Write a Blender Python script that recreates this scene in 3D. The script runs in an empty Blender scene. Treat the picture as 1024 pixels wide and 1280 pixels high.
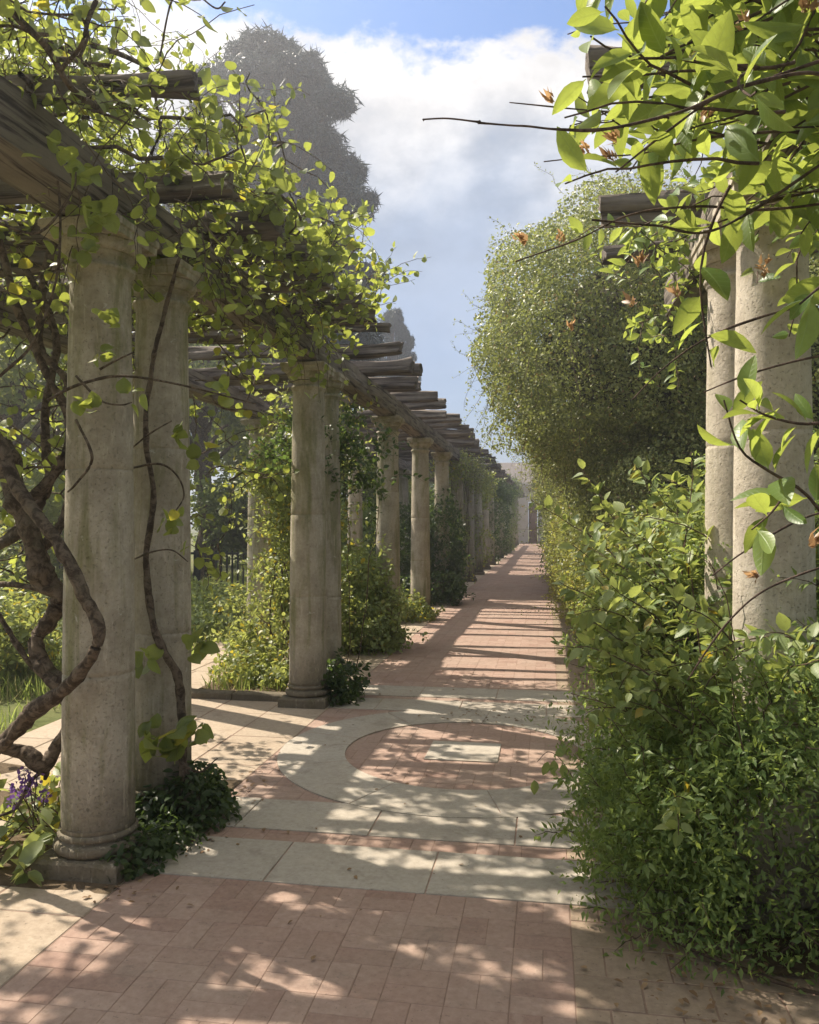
import bpy, math, random
import numpy as np

# ------------------------------------------------------------------ camera, sky, sun
SC = bpy.context.scene
COL = SC.collection
R = math.radians
PI = math.pi
CAM_H, YAW, PITCH, FPX = 1.62, R(9.54), R(0.67), 1024.0

cam_d = bpy.data.cameras.new('camera')
cam_d.sensor_fit = 'HORIZONTAL'
cam_d.sensor_width = 36.0
cam_d.lens = 36.0
cam_d.clip_start = 0.05
cam_d.clip_end = 2000
cam = bpy.data.objects.new('camera', cam_d)
COL.objects.link(cam)
cam.location = (0, 0, CAM_H)
cam.rotation_euler = (PI / 2 + PITCH, 0, YAW)
SC.camera = cam

TO_SUN = np.array((-0.80, 0.375, 1.0))
TO_SUN /= np.linalg.norm(TO_SUN)
SUN_EL = math.asin(TO_SUN[2])
SUN_AZ = math.atan2(TO_SUN[0], TO_SUN[1])
sun_d = bpy.data.lights.new('sun', 'SUN')
sun_d.energy = 4.7
sun_d.angle = R(0.55)
sun_d.color = (1.0, 0.90, 0.76)
sun = bpy.data.objects.new('sun', sun_d)
COL.objects.link(sun)
from mathutils import Vector
sun.rotation_euler = Vector(-TO_SUN).to_track_quat('-Z', 'Y').to_euler()

SC.view_settings.view_transform = 'Standard'
SC.view_settings.look = 'None'
SC.view_settings.exposure = 1.03
SC.view_settings.gamma = 1.0
SC.cycles.max_bounces = 8
SC.cycles.diffuse_bounces = 4
SC.cycles.transmission_bounces = 4
SC.cycles.use_denoising = True


def sky_world():
    w = bpy.data.worlds.new('World')
    SC.world = w
    w.use_nodes = True
    nt = w.node_tree
    N, L = nt.nodes, nt.links
    N.clear()

    def nd(t, **k):
        n = N.new(t)
        for a, b in k.items():
            setattr(n, a, b)
        return n

    def mth(op, a, b=None, clamp=False):
        n = nd('ShaderNodeMath', operation=op, use_clamp=clamp)
        for i, v in enumerate((a, b)):
            if v is None:
                continue
            if isinstance(v, (int, float)):
                n.inputs[i].default_value = v
            else:
                L.new(v, n.inputs[i])
        return n.outputs[0]

    def ramp(v, a, b, c=0.0, d=1.0):
        n = nd('ShaderNodeMapRange', interpolation_type='SMOOTHSTEP')
        L.new(v, n.inputs[0])
        for i, x in enumerate((a, b, c, d)):
            n.inputs[i + 1].default_value = x
        return n.outputs[0]

    out = nd('ShaderNodeOutputWorld')
    bg = nd('ShaderNodeBackground')
    bg.inputs[1].default_value = 0.12
    sky = nd('ShaderNodeTexSky', sky_type='NISHITA')
    sky.sun_disc = False
    sky.sun_elevation = SUN_EL
    sky.sun_rotation = SUN_AZ
    sky.air_density = 1.0
    sky.dust_density = 0.6
    sky.ozone_density = 1.2
    tc = nd('ShaderNodeTexCoord')
    sep = nd('ShaderNodeSeparateXYZ')
    L.new(tc.outputs['Generated'], sep.inputs[0])
    mp = nd('ShaderNodeMapping')
    mp.inputs['Scale'].default_value = (1.0, 1.0, 1.5)
    mp.inputs['Location'].default_value = (0.37, 0.1, 0.22)
    L.new(tc.outputs['Generated'], mp.inputs[0])
    big = nd('ShaderNodeTexNoise')
    big.inputs['Scale'].default_value = 3.2
    big.inputs['Detail'].default_value = 9
    big.inputs['Roughness'].default_value = 0.56
    big.inputs['Distortion'].default_value = 0.25
    L.new(mp.outputs[0], big.inputs['Vector'])
    fine = nd('ShaderNodeTexNoise')
    fine.inputs['Scale'].default_value = 8.0
    fine.inputs['Detail'].default_value = 8
    fine.inputs['Roughness'].default_value = 0.6
    L.new(mp.outputs[0], fine.inputs['Vector'])
    z = sep.outputs[2]
    ez = mth('ADD', z, mth('MULTIPLY', mth('SUBTRACT', big.outputs[0], 0.5), 0.30))
    ez = mth('ADD', ez, mth('MULTIPLY', mth('SUBTRACT', fine.outputs[0], 0.5), 0.17))
    top = ramp(ez, 0.485, 0.515, 1.0, 0.0)         # cloud bank below this height
    low = ramp(ez, 0.10, 0.38, 0.62, 1.0)          # thin haze towards the horizon
    cover = mth('MULTIPLY', top, low)
    bright = ramp(ez, 0.31, 0.47, 0.0, 1.0)        # grey underside to white crest
    lump = ramp(fine.outputs[0], 0.35, 0.65, 0.82, 1.08)
    ccol = nd('ShaderNodeMix', data_type='RGBA')
    L.new(bright, ccol.inputs[0])
    ccol.inputs[6].default_value = (1.85, 2.25, 2.95, 1)
    ccol.inputs[7].default_value = (4.2, 4.1, 4.05, 1)
    cm = nd('ShaderNodeVectorMath', operation='SCALE')
    L.new(ccol.outputs[2], cm.inputs[0])
    L.new(lump, cm.inputs[3])
    mx = nd('ShaderNodeMix', data_type='RGBA')
    L.new(cover, mx.inputs[0])
    tint = nd('ShaderNodeMix', data_type='RGBA', blend_type='MULTIPLY')
    tint.inputs[0].default_value = 1.0
    L.new(sky.outputs[0], tint.inputs[6])
    tint.inputs[7].default_value = (0.50, 0.64, 0.80, 1)
    L.new(tint.outputs[2], mx.inputs[6])
    L.new(cm.outputs[0], mx.inputs[7])
    # unseen broken cloud added overhead to warm and brighten the fill light
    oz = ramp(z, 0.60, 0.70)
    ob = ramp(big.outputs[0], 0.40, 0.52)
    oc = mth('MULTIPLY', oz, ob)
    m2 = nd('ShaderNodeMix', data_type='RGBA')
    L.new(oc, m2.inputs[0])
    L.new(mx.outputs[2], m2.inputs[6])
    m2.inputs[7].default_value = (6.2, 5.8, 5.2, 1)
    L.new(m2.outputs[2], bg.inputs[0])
    L.new(bg.outputs[0], out.inputs[0])


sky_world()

# ------------------------------------------------------------------ numeric helpers
def rng_(s):
    return np.random.default_rng(s)


def _hash(ix, iy, iz):
    h = (ix * 374761393 + iy * 668265263 + iz * 1274126177) & 0xffffffff
    h = ((h ^ (h >> 13)) * 1103515245) & 0xffffffff
    h = h ^ (h >> 16)
    return (h & 0xffff) / 32767.5 - 1.0


def vnoise(p):
    p = np.asarray(p, dtype=np.float64) + 1000.0
    i = np.floor(p).astype(np.int64)
    f = p - i
    u = f * f * (3 - 2 * f)
    r = 0.0
    for a in (0, 1):
        wx = u[..., 0] if a else 1 - u[..., 0]
        for b in (0, 1):
            wy = u[..., 1] if b else 1 - u[..., 1]
            for c in (0, 1):
                wz = u[..., 2] if c else 1 - u[..., 2]
                r = r + wx * wy * wz * _hash(i[..., 0] + a, i[..., 1] + b, i[..., 2] + c)
    return r


def norm(v):
    return v / np.maximum(np.linalg.norm(v, axis=-1, keepdims=True), 1e-9)


_ca, _sa = math.cos(YAW), math.sin(YAW)
_cp, _sp = math.cos(PITCH), math.sin(PITCH)
CAM = np.array((0, 0, CAM_H))
C_R = np.array((_ca, _sa, 0.0))
C_F = np.array((-_sa * _cp, _ca * _cp, _sp))
C_U = np.array((_sa * _sp, -_ca * _sp, _cp))


def P(px, py, d):
    """World point seen at a photograph position, d metres into the scene."""
    return CAM + d * (C_F + C_R * (px - 512) / FPX - C_U * (py - 640) / FPX)


class MB:
    def __init__(s, veins=False):
        s.veins = veins
        s.v, s.n, s.idx, s.cnt, s.lc = [], 0, [], [], {}

    def add(s, V, F):
        V = np.asarray(V, dtype=np.float64).reshape(-1, 3)
        if isinstance(F, np.ndarray):
            s.idx.append((F + s.n).ravel())
            s.cnt.append(np.full(len(F), F.shape[1], dtype=np.int64))
        else:
            for f in F:
                s.idx.append(np.array(f, dtype=np.int64) + s.n)
                s.cnt.append(np.array([len(f)], dtype=np.int64))
        s.v.append(V)
        s.n += len(V)
        return s

    def box(s, c, d, rot=0.0):
        x, y, z = np.array(d) / 2.0
        V = np.array([(-x, -y, -z), (x, -y, -z), (x, y, -z), (-x, y, -z), (-x, -y, z), (x, -y, z), (x, y, z), (-x, y, z)])
        if rot:
            k, q = math.cos(rot), math.sin(rot)
            V[:, :2] = V[:, :2] @ np.array(((k, q), (-q, k)))
        s.add(V + np.array(c), np.array([(0, 3, 2, 1), (4, 5, 6, 7), (0, 1, 5, 4), (1, 2, 6, 5), (2, 3, 7, 6), (3, 0, 4, 7)]))
        return s

    def lathe(s, prof, n=40, c=(0, 0, 0), wob=0.0, seed=0):
        prof = np.array(prof)
        a = np.linspace(0, 2 * PI, n, endpoint=False)
        m = len(prof)
        V = np.zeros((m, n, 3))
        V[..., 0] = prof[:, 0:1] * np.cos(a)
        V[..., 1] = prof[:, 0:1] * np.sin(a)
        V[..., 2] = prof[:, 1:2]
        if wob:
            k = 1 + wob * vnoise(V * 9 + seed) + wob * 0.6 * vnoise(V * 23 + seed)
            V[..., 0] *= k
            V[..., 1] *= k
        V = V + np.array(c)
        i = np.arange(m - 1)[:, None] * n
        j = np.arange(n)[None, :]
        jn = (j + 1) % n
        F = np.stack([i + j, i + jn, i + n + jn, i + n + j], -1).reshape(-1, 4)
        s.add(V.reshape(-1, 3), F)
        return s

    def tubes(s, paths, radii, m=5, cap=True):
        paths = np.asarray(paths, dtype=np.float64)
        radii = np.asarray(radii, dtype=np.float64)
        n, k, _ = paths.shape
        t = np.gradient(paths, axis=1)
        t = norm(t)
        ref = np.where(np.abs(t[..., 2:3]) > 0.9, np.array((1.0, 0, 0)), np.array((0, 0, 1.0)))
        ref = ref[:, :1].repeat(k, 1) if k < 4 else ref
        u = norm(np.cross(t, ref))
        w = np.cross(t, u)
        a = np.arange(m) * 2 * PI / m
        V = paths[:, :, None, :] + radii[:, :, None, None] * (np.cos(a)[:, None] * u[:, :, None, :] + np.sin(a)[:, None] * w[:, :, None, :])
        b = (np.arange(n) * k * m)[:, None, None]
        i = (np.arange(k - 1) * m)[None, :, None]
        j = np.arange(m)[None, None, :]
        jn = (j + 1) % m
        F = np.stack([b + i + j, b + i + jn, b + i + m + jn, b + i + m + j], -1).reshape(-1, 4)
        s.add(V.reshape(-1, 3), F)
        return s

    def leaves(s, pos, axis, nrm, size, T, wj=None):
        TV, TF = T
        f = norm(axis)
        r = norm(np.cross(f, nrm))
        u = np.cross(r, f)
        size = np.asarray(size)[:, None, None]
        w = 1.0 if wj is None else np.asarray(wj)[:, None, None]
        V = pos[:, None, :] + size * (w * TV[None, :, 0:1] * r[:, None, :] + TV[None, :, 1:2] * f[:, None, :] + TV[None, :, 2:3] * u[:, None, :])
        F = (TF[None] + (np.arange(len(pos)) * len(TV))[:, None, None]).reshape(-1, TF.shape[1])
        if s.veins:
            s.lc[len(s.v)] = np.tile(np.stack([TV[:, 0], TV[:, 1], 0 * TV[:, 0]], -1), (len(pos), 1))
        s.add(V.reshape(-1, 3), F)
        return s

    def build(s, name, mat, parent=None, smooth=True, off=None, zs=1.0):
        V = np.concatenate(s.v) if s.v else np.zeros((0, 3))
        if zs != 1.0:
            V = V * np.array((1, 1, zs))
        if off is not None:
            V = V - np.array(off)
        me = bpy.data.meshes.new(name)
        idx = np.concatenate(s.idx).astype(np.int32)
        cnt = np.concatenate(s.cnt)
        st = (np.cumsum(cnt) - cnt).astype(np.int32)
        me.vertices.add(len(V))
        me.vertices.foreach_set('co', V.astype(np.float32).ravel())
        me.loops.add(len(idx))
        me.loops.foreach_set('vertex_index', idx)
        me.polygons.add(len(cnt))
        me.polygons.foreach_set('loop_start', st)
        me.polygons.foreach_set('use_smooth', np.full(len(cnt), bool(smooth)))
        me.update(calc_edges=True)
        if s.lc:
            at = me.attributes.new('leafco', 'FLOAT_VECTOR', 'POINT')
            at.data.foreach_set('vector', np.concatenate([s.lc.get(i, np.zeros((len(v), 3))) for i, v in enumerate(s.v)]).astype(np.float32).ravel())
        me.materials.append(mat)
        o = bpy.data.objects.new(name, me)
        COL.objects.link(o)
        if parent is not None:
            o.parent = parent
        return o


def tag(o, label=None, cat=None, group=None, kind=None):
    if label:
        o['label'] = label
    if cat:
        o['category'] = cat
    if group:
        o['group'] = group
    if kind:
        o['kind'] = kind
    return o


def thing(name, label, cat, loc=(0, 0, 0), group=None, rz=0.0):
    o = bpy.data.objects.new(name, None)
    COL.objects.link(o)
    o.location = [float(q) for q in loc]
    o.rotation_euler = (0, 0, rz)
    o.empty_display_size = 0.1
    return tag(o, label, cat, group, 'thing')


def dup(root, loc, rz=0.0, label=None, group=None, scale=None):
    r = root.copy()
    COL.objects.link(r)
    r.location = loc
    r.rotation_euler = (0, 0, rz)
    if scale is not None:
        r.scale = scale
    if label:
        r['label'] = label
    if group:
        r['group'] = group
    for ch in list(root.children):
        c = ch.copy()
        COL.objects.link(c)
        c.parent = r
        for g in list(ch.children):
            d = g.copy()
            COL.objects.link(d)
            d.parent = c
    return r


# ------------------------------------------------------------------ leaf templates
def blade(st, fold=0.25, curl=0.15):
    """st: (t along the leaf, half width); folded along the midrib and curled at the tip."""
    V, F = [], []
    mid, lft, rgt = [], [], []
    for t, w in st:
        zc = -curl * t * t
        mid.append(len(V)); V.append((0, t, zc))
        if w > 0:
            lft.append(len(V)); V.append((-w, t - 0.02, zc + fold * w))
            rgt.append(len(V)); V.append((w, t - 0.02, zc + fold * w))
        else:
            lft.append(mid[-1]); rgt.append(mid[-1])
    for i in range(len(st) - 1):
        for sd, flip in ((lft, 0), (rgt, 1)):
            q = [mid[i], mid[i + 1], sd[i + 1], sd[i]]
            for tri in ((q[0], q[1], q[2]), (q[0], q[2], q[3])):
                if len(set(tri)) == 3:
                    F.append(tri[::-1] if flip else tri)
    return np.array(V, dtype=float), np.array(F)


T_ROUND = blade([(0, 0), (-0.02, 0.22), (0.18, 0.44), (0.45, 0.50), (0.70, 0.40), (0.88, 0.20), (1.0, 0)], 0.22, 0.22)
T_BIG = blade([(-0.10, 0.008), (0.0, 0.02), (0.08, 0.09), (0.25, 0.20), (0.45, 0.245), (0.65, 0.215), (0.82, 0.15), (0.93, 0.075), (1.0, 0)], 0.38, 0.24)
T_OVAL = blade([(0, 0), (0.2, 0.22), (0.5, 0.29), (0.78, 0.18), (1.0, 0)], 0.3, 0.2)
T_MED = blade([(0, 0), (0.3, 0.28), (0.65, 0.24), (1.0, 0)], 0.3, 0.2)
T_SMALL = blade([(0, 0), (0.45, 0.30), (1.0, 0)], 0.25, 0.15)
T_NARROW = blade([(0, 0), (0.4, 0.19), (1.0, 0)], 0.3, 0.25)
T_DIA = (np.array([(0, 0, 0), (-0.32, 0.5, 0.08), (0, 1, 0), (0.32, 0.5, 0.08)], dtype=float), np.array([(0, 2, 1), (0, 3, 2)]))
T_NEEDLE = (np.array([(-0.035, 0, 0), (0.035, 0, 0), (0, 1, 0.05)], dtype=float), np.array([(0, 1, 2)]))
T_BLADE = (np.array([(-0.03, 0, 0), (0.03, 0, 0), (0.022, 0.55, 0.06), (-0.022, 0.55, 0.06), (0, 1, 0.25)], dtype=float), np.array([(0, 1, 2), (0, 2, 3), (3, 2, 4)]))


def rnd_dir(r, n):
    return norm(r.normal(size=(n, 3)))


def grow(r, start, d, length, steps=8, wander=0.25, pull=(0, 0, 0.0)):
    n = len(start)
    p = np.array(start, dtype=float)
    d = norm(np.array(d, dtype=float))
    out = [p.copy()]
    st = (np.asarray(length) / steps)[:, None]
    pull = np.array(pull)
    for i in range(steps):
        d = norm(d + wander * r.normal(size=(n, 3)) + pull)
        p = p + d * st
        out.append(p.copy())
    return np.stack(out, 1)


def taper(paths, r0, r1):
    n, k, _ = paths.shape
    t = np.linspace(0, 1, k)[None, :]
    return np.asarray(r0).reshape(-1, 1) * (1 - t) + np.asarray(r1).reshape(-1, 1) * t + np.zeros((n, k))


def leaf_up(r, mb, paths, size, T, per=1, up=0.8, spread=1.0, start=0.15, szj=0.35, droop=0.0):
    """Leaves along shoots, alternating sides."""
    n, k, _ = paths.shape
    i0 = max(1, int(start * k))
    t = norm(np.gradient(paths, axis=1))
    for q in range(per):
        f = r.random((n, k - i0))
        pos = paths[:, i0 - 1:k - 1] * (1 - f[..., None]) + paths[:, i0:] * f[..., None]
        tt = t[:, i0:]
        pos = pos.reshape(-1, 3)
        tt = tt.reshape(-1, 3)
        m = len(pos)
        side = norm(np.cross(tt, rnd_dir(r, m)))
        ax = norm(0.5 * tt + spread * side + np.array((0, 0, 0.15 - droop)))
        nr = norm(np.array((0, 0, up)) + 0.75 * rnd_dir(r, m))
        sz = size * (1 + szj * r.uniform(-1, 1, m))
        mb.leaves(pos + side * 0.01, ax, nr, sz, T, r.uniform(0.8, 1.15, m))


def smooth_path(pts, sub=6):
    """Catmull-Rom through (x, y, z, radius) rows."""
    p = np.array(pts, dtype=float)
    p = np.vstack([2 * p[0] - p[1], p, 2 * p[-1] - p[-2]])
    out = []
    for i in range(1, len(p) - 2):
        for t in np.linspace(0, 1, sub, endpoint=False):
            a, b, c, d = p[i - 1], p[i], p[i + 1], p[i + 2]
            out.append(0.5 * ((2 * b) + (c - a) * t + (2 * a - 5 * b + 4 * c - d) * t * t + (3 * b - a - 3 * c + d) * t ** 3))
    out.append(p[-2])
    return np.array(out)


def woody(mb, pts, m=9, bump=0.12, sub=7, seed=0):
    q = smooth_path(pts, sub)
    rad = np.abs(q[:, 3])
    rad = rad * (1 + bump * vnoise(q[:, :3] * 11 + seed) + bump * vnoise(q[:, :3] * 31 + seed))
    V0 = q[:, :3] + 0.25 * rad[:, None] * np.stack([vnoise(q[:, :3] * 14 + 5), vnoise(q[:, :3] * 14 + 9), vnoise(q[:, :3] * 14 + 2)], -1)
    mb.tubes(V0[None], rad[None], m)


def px_path(rows):
    return [tuple(P(a, b, d)) + (rad,) for a, b, d, rad in rows]


def blobs(r, E, n, depth=0.35, lump=0.16, freq=1.6, p=2.0, floor=0.02):
    """Points and outward directions through the outer shell of a union of lumpy (super)ellipsoids."""
    E = np.array(E, dtype=float)
    a = (E[:, 3] * E[:, 4] + E[:, 4] * E[:, 5] + E[:, 3] * E[:, 5])
    k = r.choice(len(E), size=n, p=a / a.sum())
    d = rnd_dir(r, n)
    s = (np.abs(d) ** p).sum(1) ** (-1.0 / p)
    c, rad = E[k, :3], E[k, 3:6]
    base = c + d * s[:, None] * rad
    lum = 1 + lump * vnoise(base * freq) + lump * 0.6 * vnoise(base * freq * 2.7 + 7)
    t = 1 - depth * r.random(n) ** 1.6
    pos = c + d * (s * lum * t)[:, None] * rad
    keep = pos[:, 2] > floor
    for j in range(len(E)):
        q = (np.abs((pos - E[j, :3]) / E[j, 3:6]) ** p).sum(1)
        keep &= ~((q < (1 - depth) ** p * 0.7) & (k != j))
    out = norm(d / rad)
    return pos[keep], out[keep]


def blob_leaves(r, mb, E, n, size, T, depth=0.35, lump=0.16, freq=1.6, p=2.0, up=0.35, outw=0.8, floor=0.02, szj=0.4):
    pos, out = blobs(r, E, n, depth, lump, freq, p, floor)
    m = len(pos)
    nr = norm(outw * out + np.array((0, 0, up)) + 0.8 * rnd_dir(r, m))
    ax = norm(np.cross(nr, rnd_dir(r, m)) + np.array((0, 0, -0.25)))
    mb.leaves(pos, ax, nr, size * (1 + szj * r.uniform(-1, 1, m)), T, r.uniform(0.8, 1.2, m))
    return pos, out


# ------------------------------------------------------------------ materials
class NT:
    def __init__(s, name):
        s.m = bpy.data.materials.new(name)
        s.m.use_nodes = True
        s.t = s.m.node_tree
        s.t.nodes.clear()
        s.out = s.n('ShaderNodeOutputMaterial')

    def n(s, t, **k):
        q = s.t.nodes.new(t)
        for a, b in k.items():
            setattr(q, a, b)
        return q

    def l(s, a, b):
        s.t.links.new(a, b)

    def set(s, sock, v):
        if isinstance(v, bpy.types.NodeSocket):
            s.l(v, sock)
        else:
            sock.default_value = v

    def math(s, op, a, b=0.0, clamp=False):
        q = s.n('ShaderNodeMath', operation=op, use_clamp=clamp)
        s.set(q.inputs[0], a)
        s.set(q.inputs[1], b)
        return q.outputs[0]

    def mix(s, f, a, b, blend='MIX'):
        q = s.n('ShaderNodeMix', data_type='RGBA', blend_type=blend)
        s.set(q.inputs[0], f)
        s.set(q.inputs[6], a)
        s.set(q.inputs[7], b)
        return q.outputs[2]

    def ramp(s, v, a, b, c=0.0, d=1.0):
        q = s.n('ShaderNodeMapRange', interpolation_type='SMOOTHSTEP')
        s.set(q.inputs[0], v)
        for i, x in enumerate((a, b, c, d)):
            q.inputs[i + 1].default_value = x
        return q.outputs[0]

    def noise(s, vec, scale, detail=5, rough=0.55, dist=0.0):
        q = s.n('ShaderNodeTexNoise')
        if vec is not None:
            s.l(vec, q.inputs['Vector'])
        q.inputs['Scale'].default_value = scale
        q.inputs['Detail'].default_value = detail
        q.inputs['Roughness'].default_value = rough
        q.inputs['Distortion'].default_value = dist
        return q.outputs[0]

    def coords(s, scale=(1, 1, 1), per_object=True):
        tc = s.n('ShaderNodeTexCoord')
        v = tc.outputs['Object']
        if per_object:
            oi = s.n('ShaderNodeObjectInfo')
            a = s.n('ShaderNodeVectorMath', operation='ADD')
            s.l(v, a.inputs[0])
            c = s.n('ShaderNodeVectorMath', operation='SCALE')
            c.inputs[0].default_value = (37.0, 53.0, 0.0)
            s.l(oi.outputs['Random'], c.inputs[3])
            s.l(c.outputs[0], a.inputs[1])
            v = a.outputs[0]
        m = s.n('ShaderNodeMapping')
        m.inputs['Scale'].default_value = scale
        s.l(v, m.inputs[0])
        return m.outputs[0]

    def island(s):
        return s.n('ShaderNodeNewGeometry').outputs['Random Per Island']

    def bump(s, h, strength=0.3, dist=0.01):
        q = s.n('ShaderNodeBump')
        q.inputs['Strength'].default_value = strength
        q.inputs['Distance'].default_value = dist
        s.l(h, q.inputs['Height'])
        return q.outputs[0]

    def bsdf(s, col, rough=0.85, nrm=None, spec=0.3):
        q = s.n('ShaderNodeBsdfPrincipled')
        s.set(q.inputs['Base Color'], col)
        s.set(q.inputs['Roughness'], rough)
        q.inputs['Specular IOR Level'].default_value = spec
        if nrm is not None:
            s.l(nrm, q.inputs['Normal'])
        return q.outputs[0]

    def done(s, sh):
        s.l(sh, s.out.inputs[0])
        return s.m


def c4(c):
    return (c[0], c[1], c[2], 1.0)


def leaf_mat(name, a, b, trans, rough=0.42, tw=0.45, odd=None, spec=0.35, veins=0.0):
    """a..b: range of leaf colours leaf by leaf; trans: light passing through; odd: rare colour."""
    t = NT(name)
    isl = t.island()
    col = t.mix(t.ramp(isl, 0.05, 0.95), c4(a), c4(b))
    tcol = t.mix(t.ramp(isl, 0.0, 1.0), c4([q * 0.75 for q in trans]), c4([min(q * 1.2, 1) for q in trans]))
    if odd:
        k = t.math('GREATER_THAN', t.math('FRACT', t.math('MULTIPLY', isl, 17.31)), odd[0])
        col = t.mix(k, col, c4(odd[1]))
        tcol = t.mix(k, tcol, c4(odd[2]))
    nrm = None
    if veins:
        at = t.n('ShaderNodeAttribute', attribute_name='leafco')
        sp = t.n('ShaderNodeSeparateXYZ')
        t.l(at.outputs['Vector'], sp.inputs[0])
        ax = t.math('ABSOLUTE', sp.outputs[0])
        mid = t.ramp(ax, 0.006, 0.022, 1.0, 0.0)
        ph = t.math('FRACT', t.math('MULTIPLY', t.math('SUBTRACT', sp.outputs[1], t.math('MULTIPLY', ax, 0.9)), 7.5))
        sd = t.ramp(t.math('ABSOLUTE', t.math('SUBTRACT', ph, 0.5)), 0.03, 0.10, 0.6, 0.0)
        vn = t.math('MAXIMUM', mid, sd)
        vf = t.math('MULTIPLY', vn, veins)
        col = t.mix(vf, col, c4([min(1, q * 1.5 + 0.05) for q in b]))
        tcol = t.mix(vf, tcol, c4([q * 0.55 for q in trans]))
        blot = t.noise(t.coords((1, 1, 1), False), 60, 5, 0.65)
        col = t.mix(t.math('MULTIPLY', t.ramp(blot, 0.56, 0.72), 0.55), col, c4((b[0] * 1.2, b[1] * 0.85, b[2] * 0.8)))
        tcol = t.mix(t.math('MULTIPLY', t.ramp(blot, 0.45, 0.7), 0.45), tcol, c4([q * 0.6 for q in trans]))
        nrm = t.bump(t.math('SUBTRACT', t.math('MULTIPLY', blot, 0.3), vn), 0.35, 0.002)
    pr = t.bsdf(col, rough, nrm, spec)
    tr = t.n('ShaderNodeBsdfTranslucent')
    t.l(tcol, tr.inputs[0])
    mx = t.n('ShaderNodeMixShader')
    mx.inputs[0].default_value = tw
    t.l(pr, mx.inputs[1])
    t.l(tr.outputs[0], mx.inputs[2])
    return t.done(mx.outputs[0])


def stone_mat(name, base, alt, green, gscale=1.0, gam=0.6, dark=(0.09, 0.08, 0.06)):
    t = NT(name)
    v = t.coords()
    vs = t.coords((5.5, 5.5, 0.8))
    n1 = t.noise(v, 4.5, 8, 0.62)
    n2 = t.noise(vs, 1.6, 6, 0.6, 0.4)
    n3 = t.noise(v, 38, 6, 0.65)
    col = t.mix(t.ramp(n1, 0.32, 0.68), c4(base), c4(alt))
    col = t.mix(t.math('MULTIPLY', t.ramp(n2, 0.46, 0.68), gam), col, c4(green))
    sp = t.noise(v, 15, 7, 0.75)
    col = t.mix(t.math('MULTIPLY', t.ramp(sp, 0.60, 0.72), 0.55), col, c4(dark))
    li = t.noise(v, 9, 5, 0.7, 0.5)
    col = t.mix(t.math('MULTIPLY', t.ramp(li, 0.64, 0.72), 0.5), col, (0.62, 0.60, 0.54, 1))
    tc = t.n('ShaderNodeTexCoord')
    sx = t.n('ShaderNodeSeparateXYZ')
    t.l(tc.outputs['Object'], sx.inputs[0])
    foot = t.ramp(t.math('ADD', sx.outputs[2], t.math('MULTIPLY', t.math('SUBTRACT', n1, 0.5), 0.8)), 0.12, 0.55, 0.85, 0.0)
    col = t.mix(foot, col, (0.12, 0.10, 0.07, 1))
    n4 = t.noise(t.coords((9, 9, 1.3)), 3.0, 8, 0.7, 0.3)
    col = t.mix(t.math('MULTIPLY', t.ramp(n4, 0.55, 0.70), 0.45), col, c4([min(1, q * 1.35) for q in base]))
    col = t.mix(t.math('MULTIPLY', t.ramp(n4, 0.42, 0.28), 0.45), col, c4([q * 0.5 for q in alt]))
    pit = t.noise(v, 85, 4, 0.6)
    col = t.mix(t.math('MULTIPLY', t.ramp(pit, 0.60, 0.70), 0.5), col, c4(dark))
    col = t.mix(0.5, col, t.mix(n3, (0.0, 0.0, 0.0, 1), (1, 1, 1, 1)), 'SOFT_LIGHT')
    h = t.math('ADD', t.math('ADD', t.math('MULTIPLY', n1, 0.4), t.math('MULTIPLY', n3, 0.6)), t.ramp(pit, 0.55, 0.70, 0.0, -0.5))
    return t.done(t.bsdf(col, 0.92, t.bump(h, 0.6, 0.014), 0.15))


def wood_mat(name, a, b, crack=(0.05, 0.04, 0.035), axis=0):
    t = NT(name)
    sc = [16, 16, 16]
    sc[axis] = 0.9
    v = t.coords(tuple(sc))
    v2 = t.coords()
    g = t.noise(v, 1.7, 8, 0.65, 0.3)
    n = t.noise(v2, 3.0, 5, 0.6)
    col = t.mix(t.ramp(n, 0.3, 0.7), c4(a), c4(b))
    col = t.mix(t.ramp(g, 0.52, 0.36), col, c4(crack))
    col = t.mix(0.35, col, t.mix(g, (0, 0, 0, 1), (1, 1, 1, 1)), 'OVERLAY')
    return t.done(t.bsdf(col, 0.9, t.bump(g, 0.8, 0.02), 0.15))


def bark_mat(name, a, b):
    t = NT(name)
    v = t.coords((1, 1, 1))
    g = t.noise(v, 22, 8, 0.7, 0.6)
    n = t.noise(v, 5, 4)
    col = t.mix(t.ramp(g, 0.40, 0.60), c4([q * 0.7 for q in a]), c4(b))
    col = t.mix(t.math('MULTIPLY', t.ramp(n, 0.55, 0.75), 0.4), col, (0.20, 0.19, 0.13, 1))
    return t.done(t.bsdf(col, 0.9, t.bump(g, 1.0, 0.025), 0.12))


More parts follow.
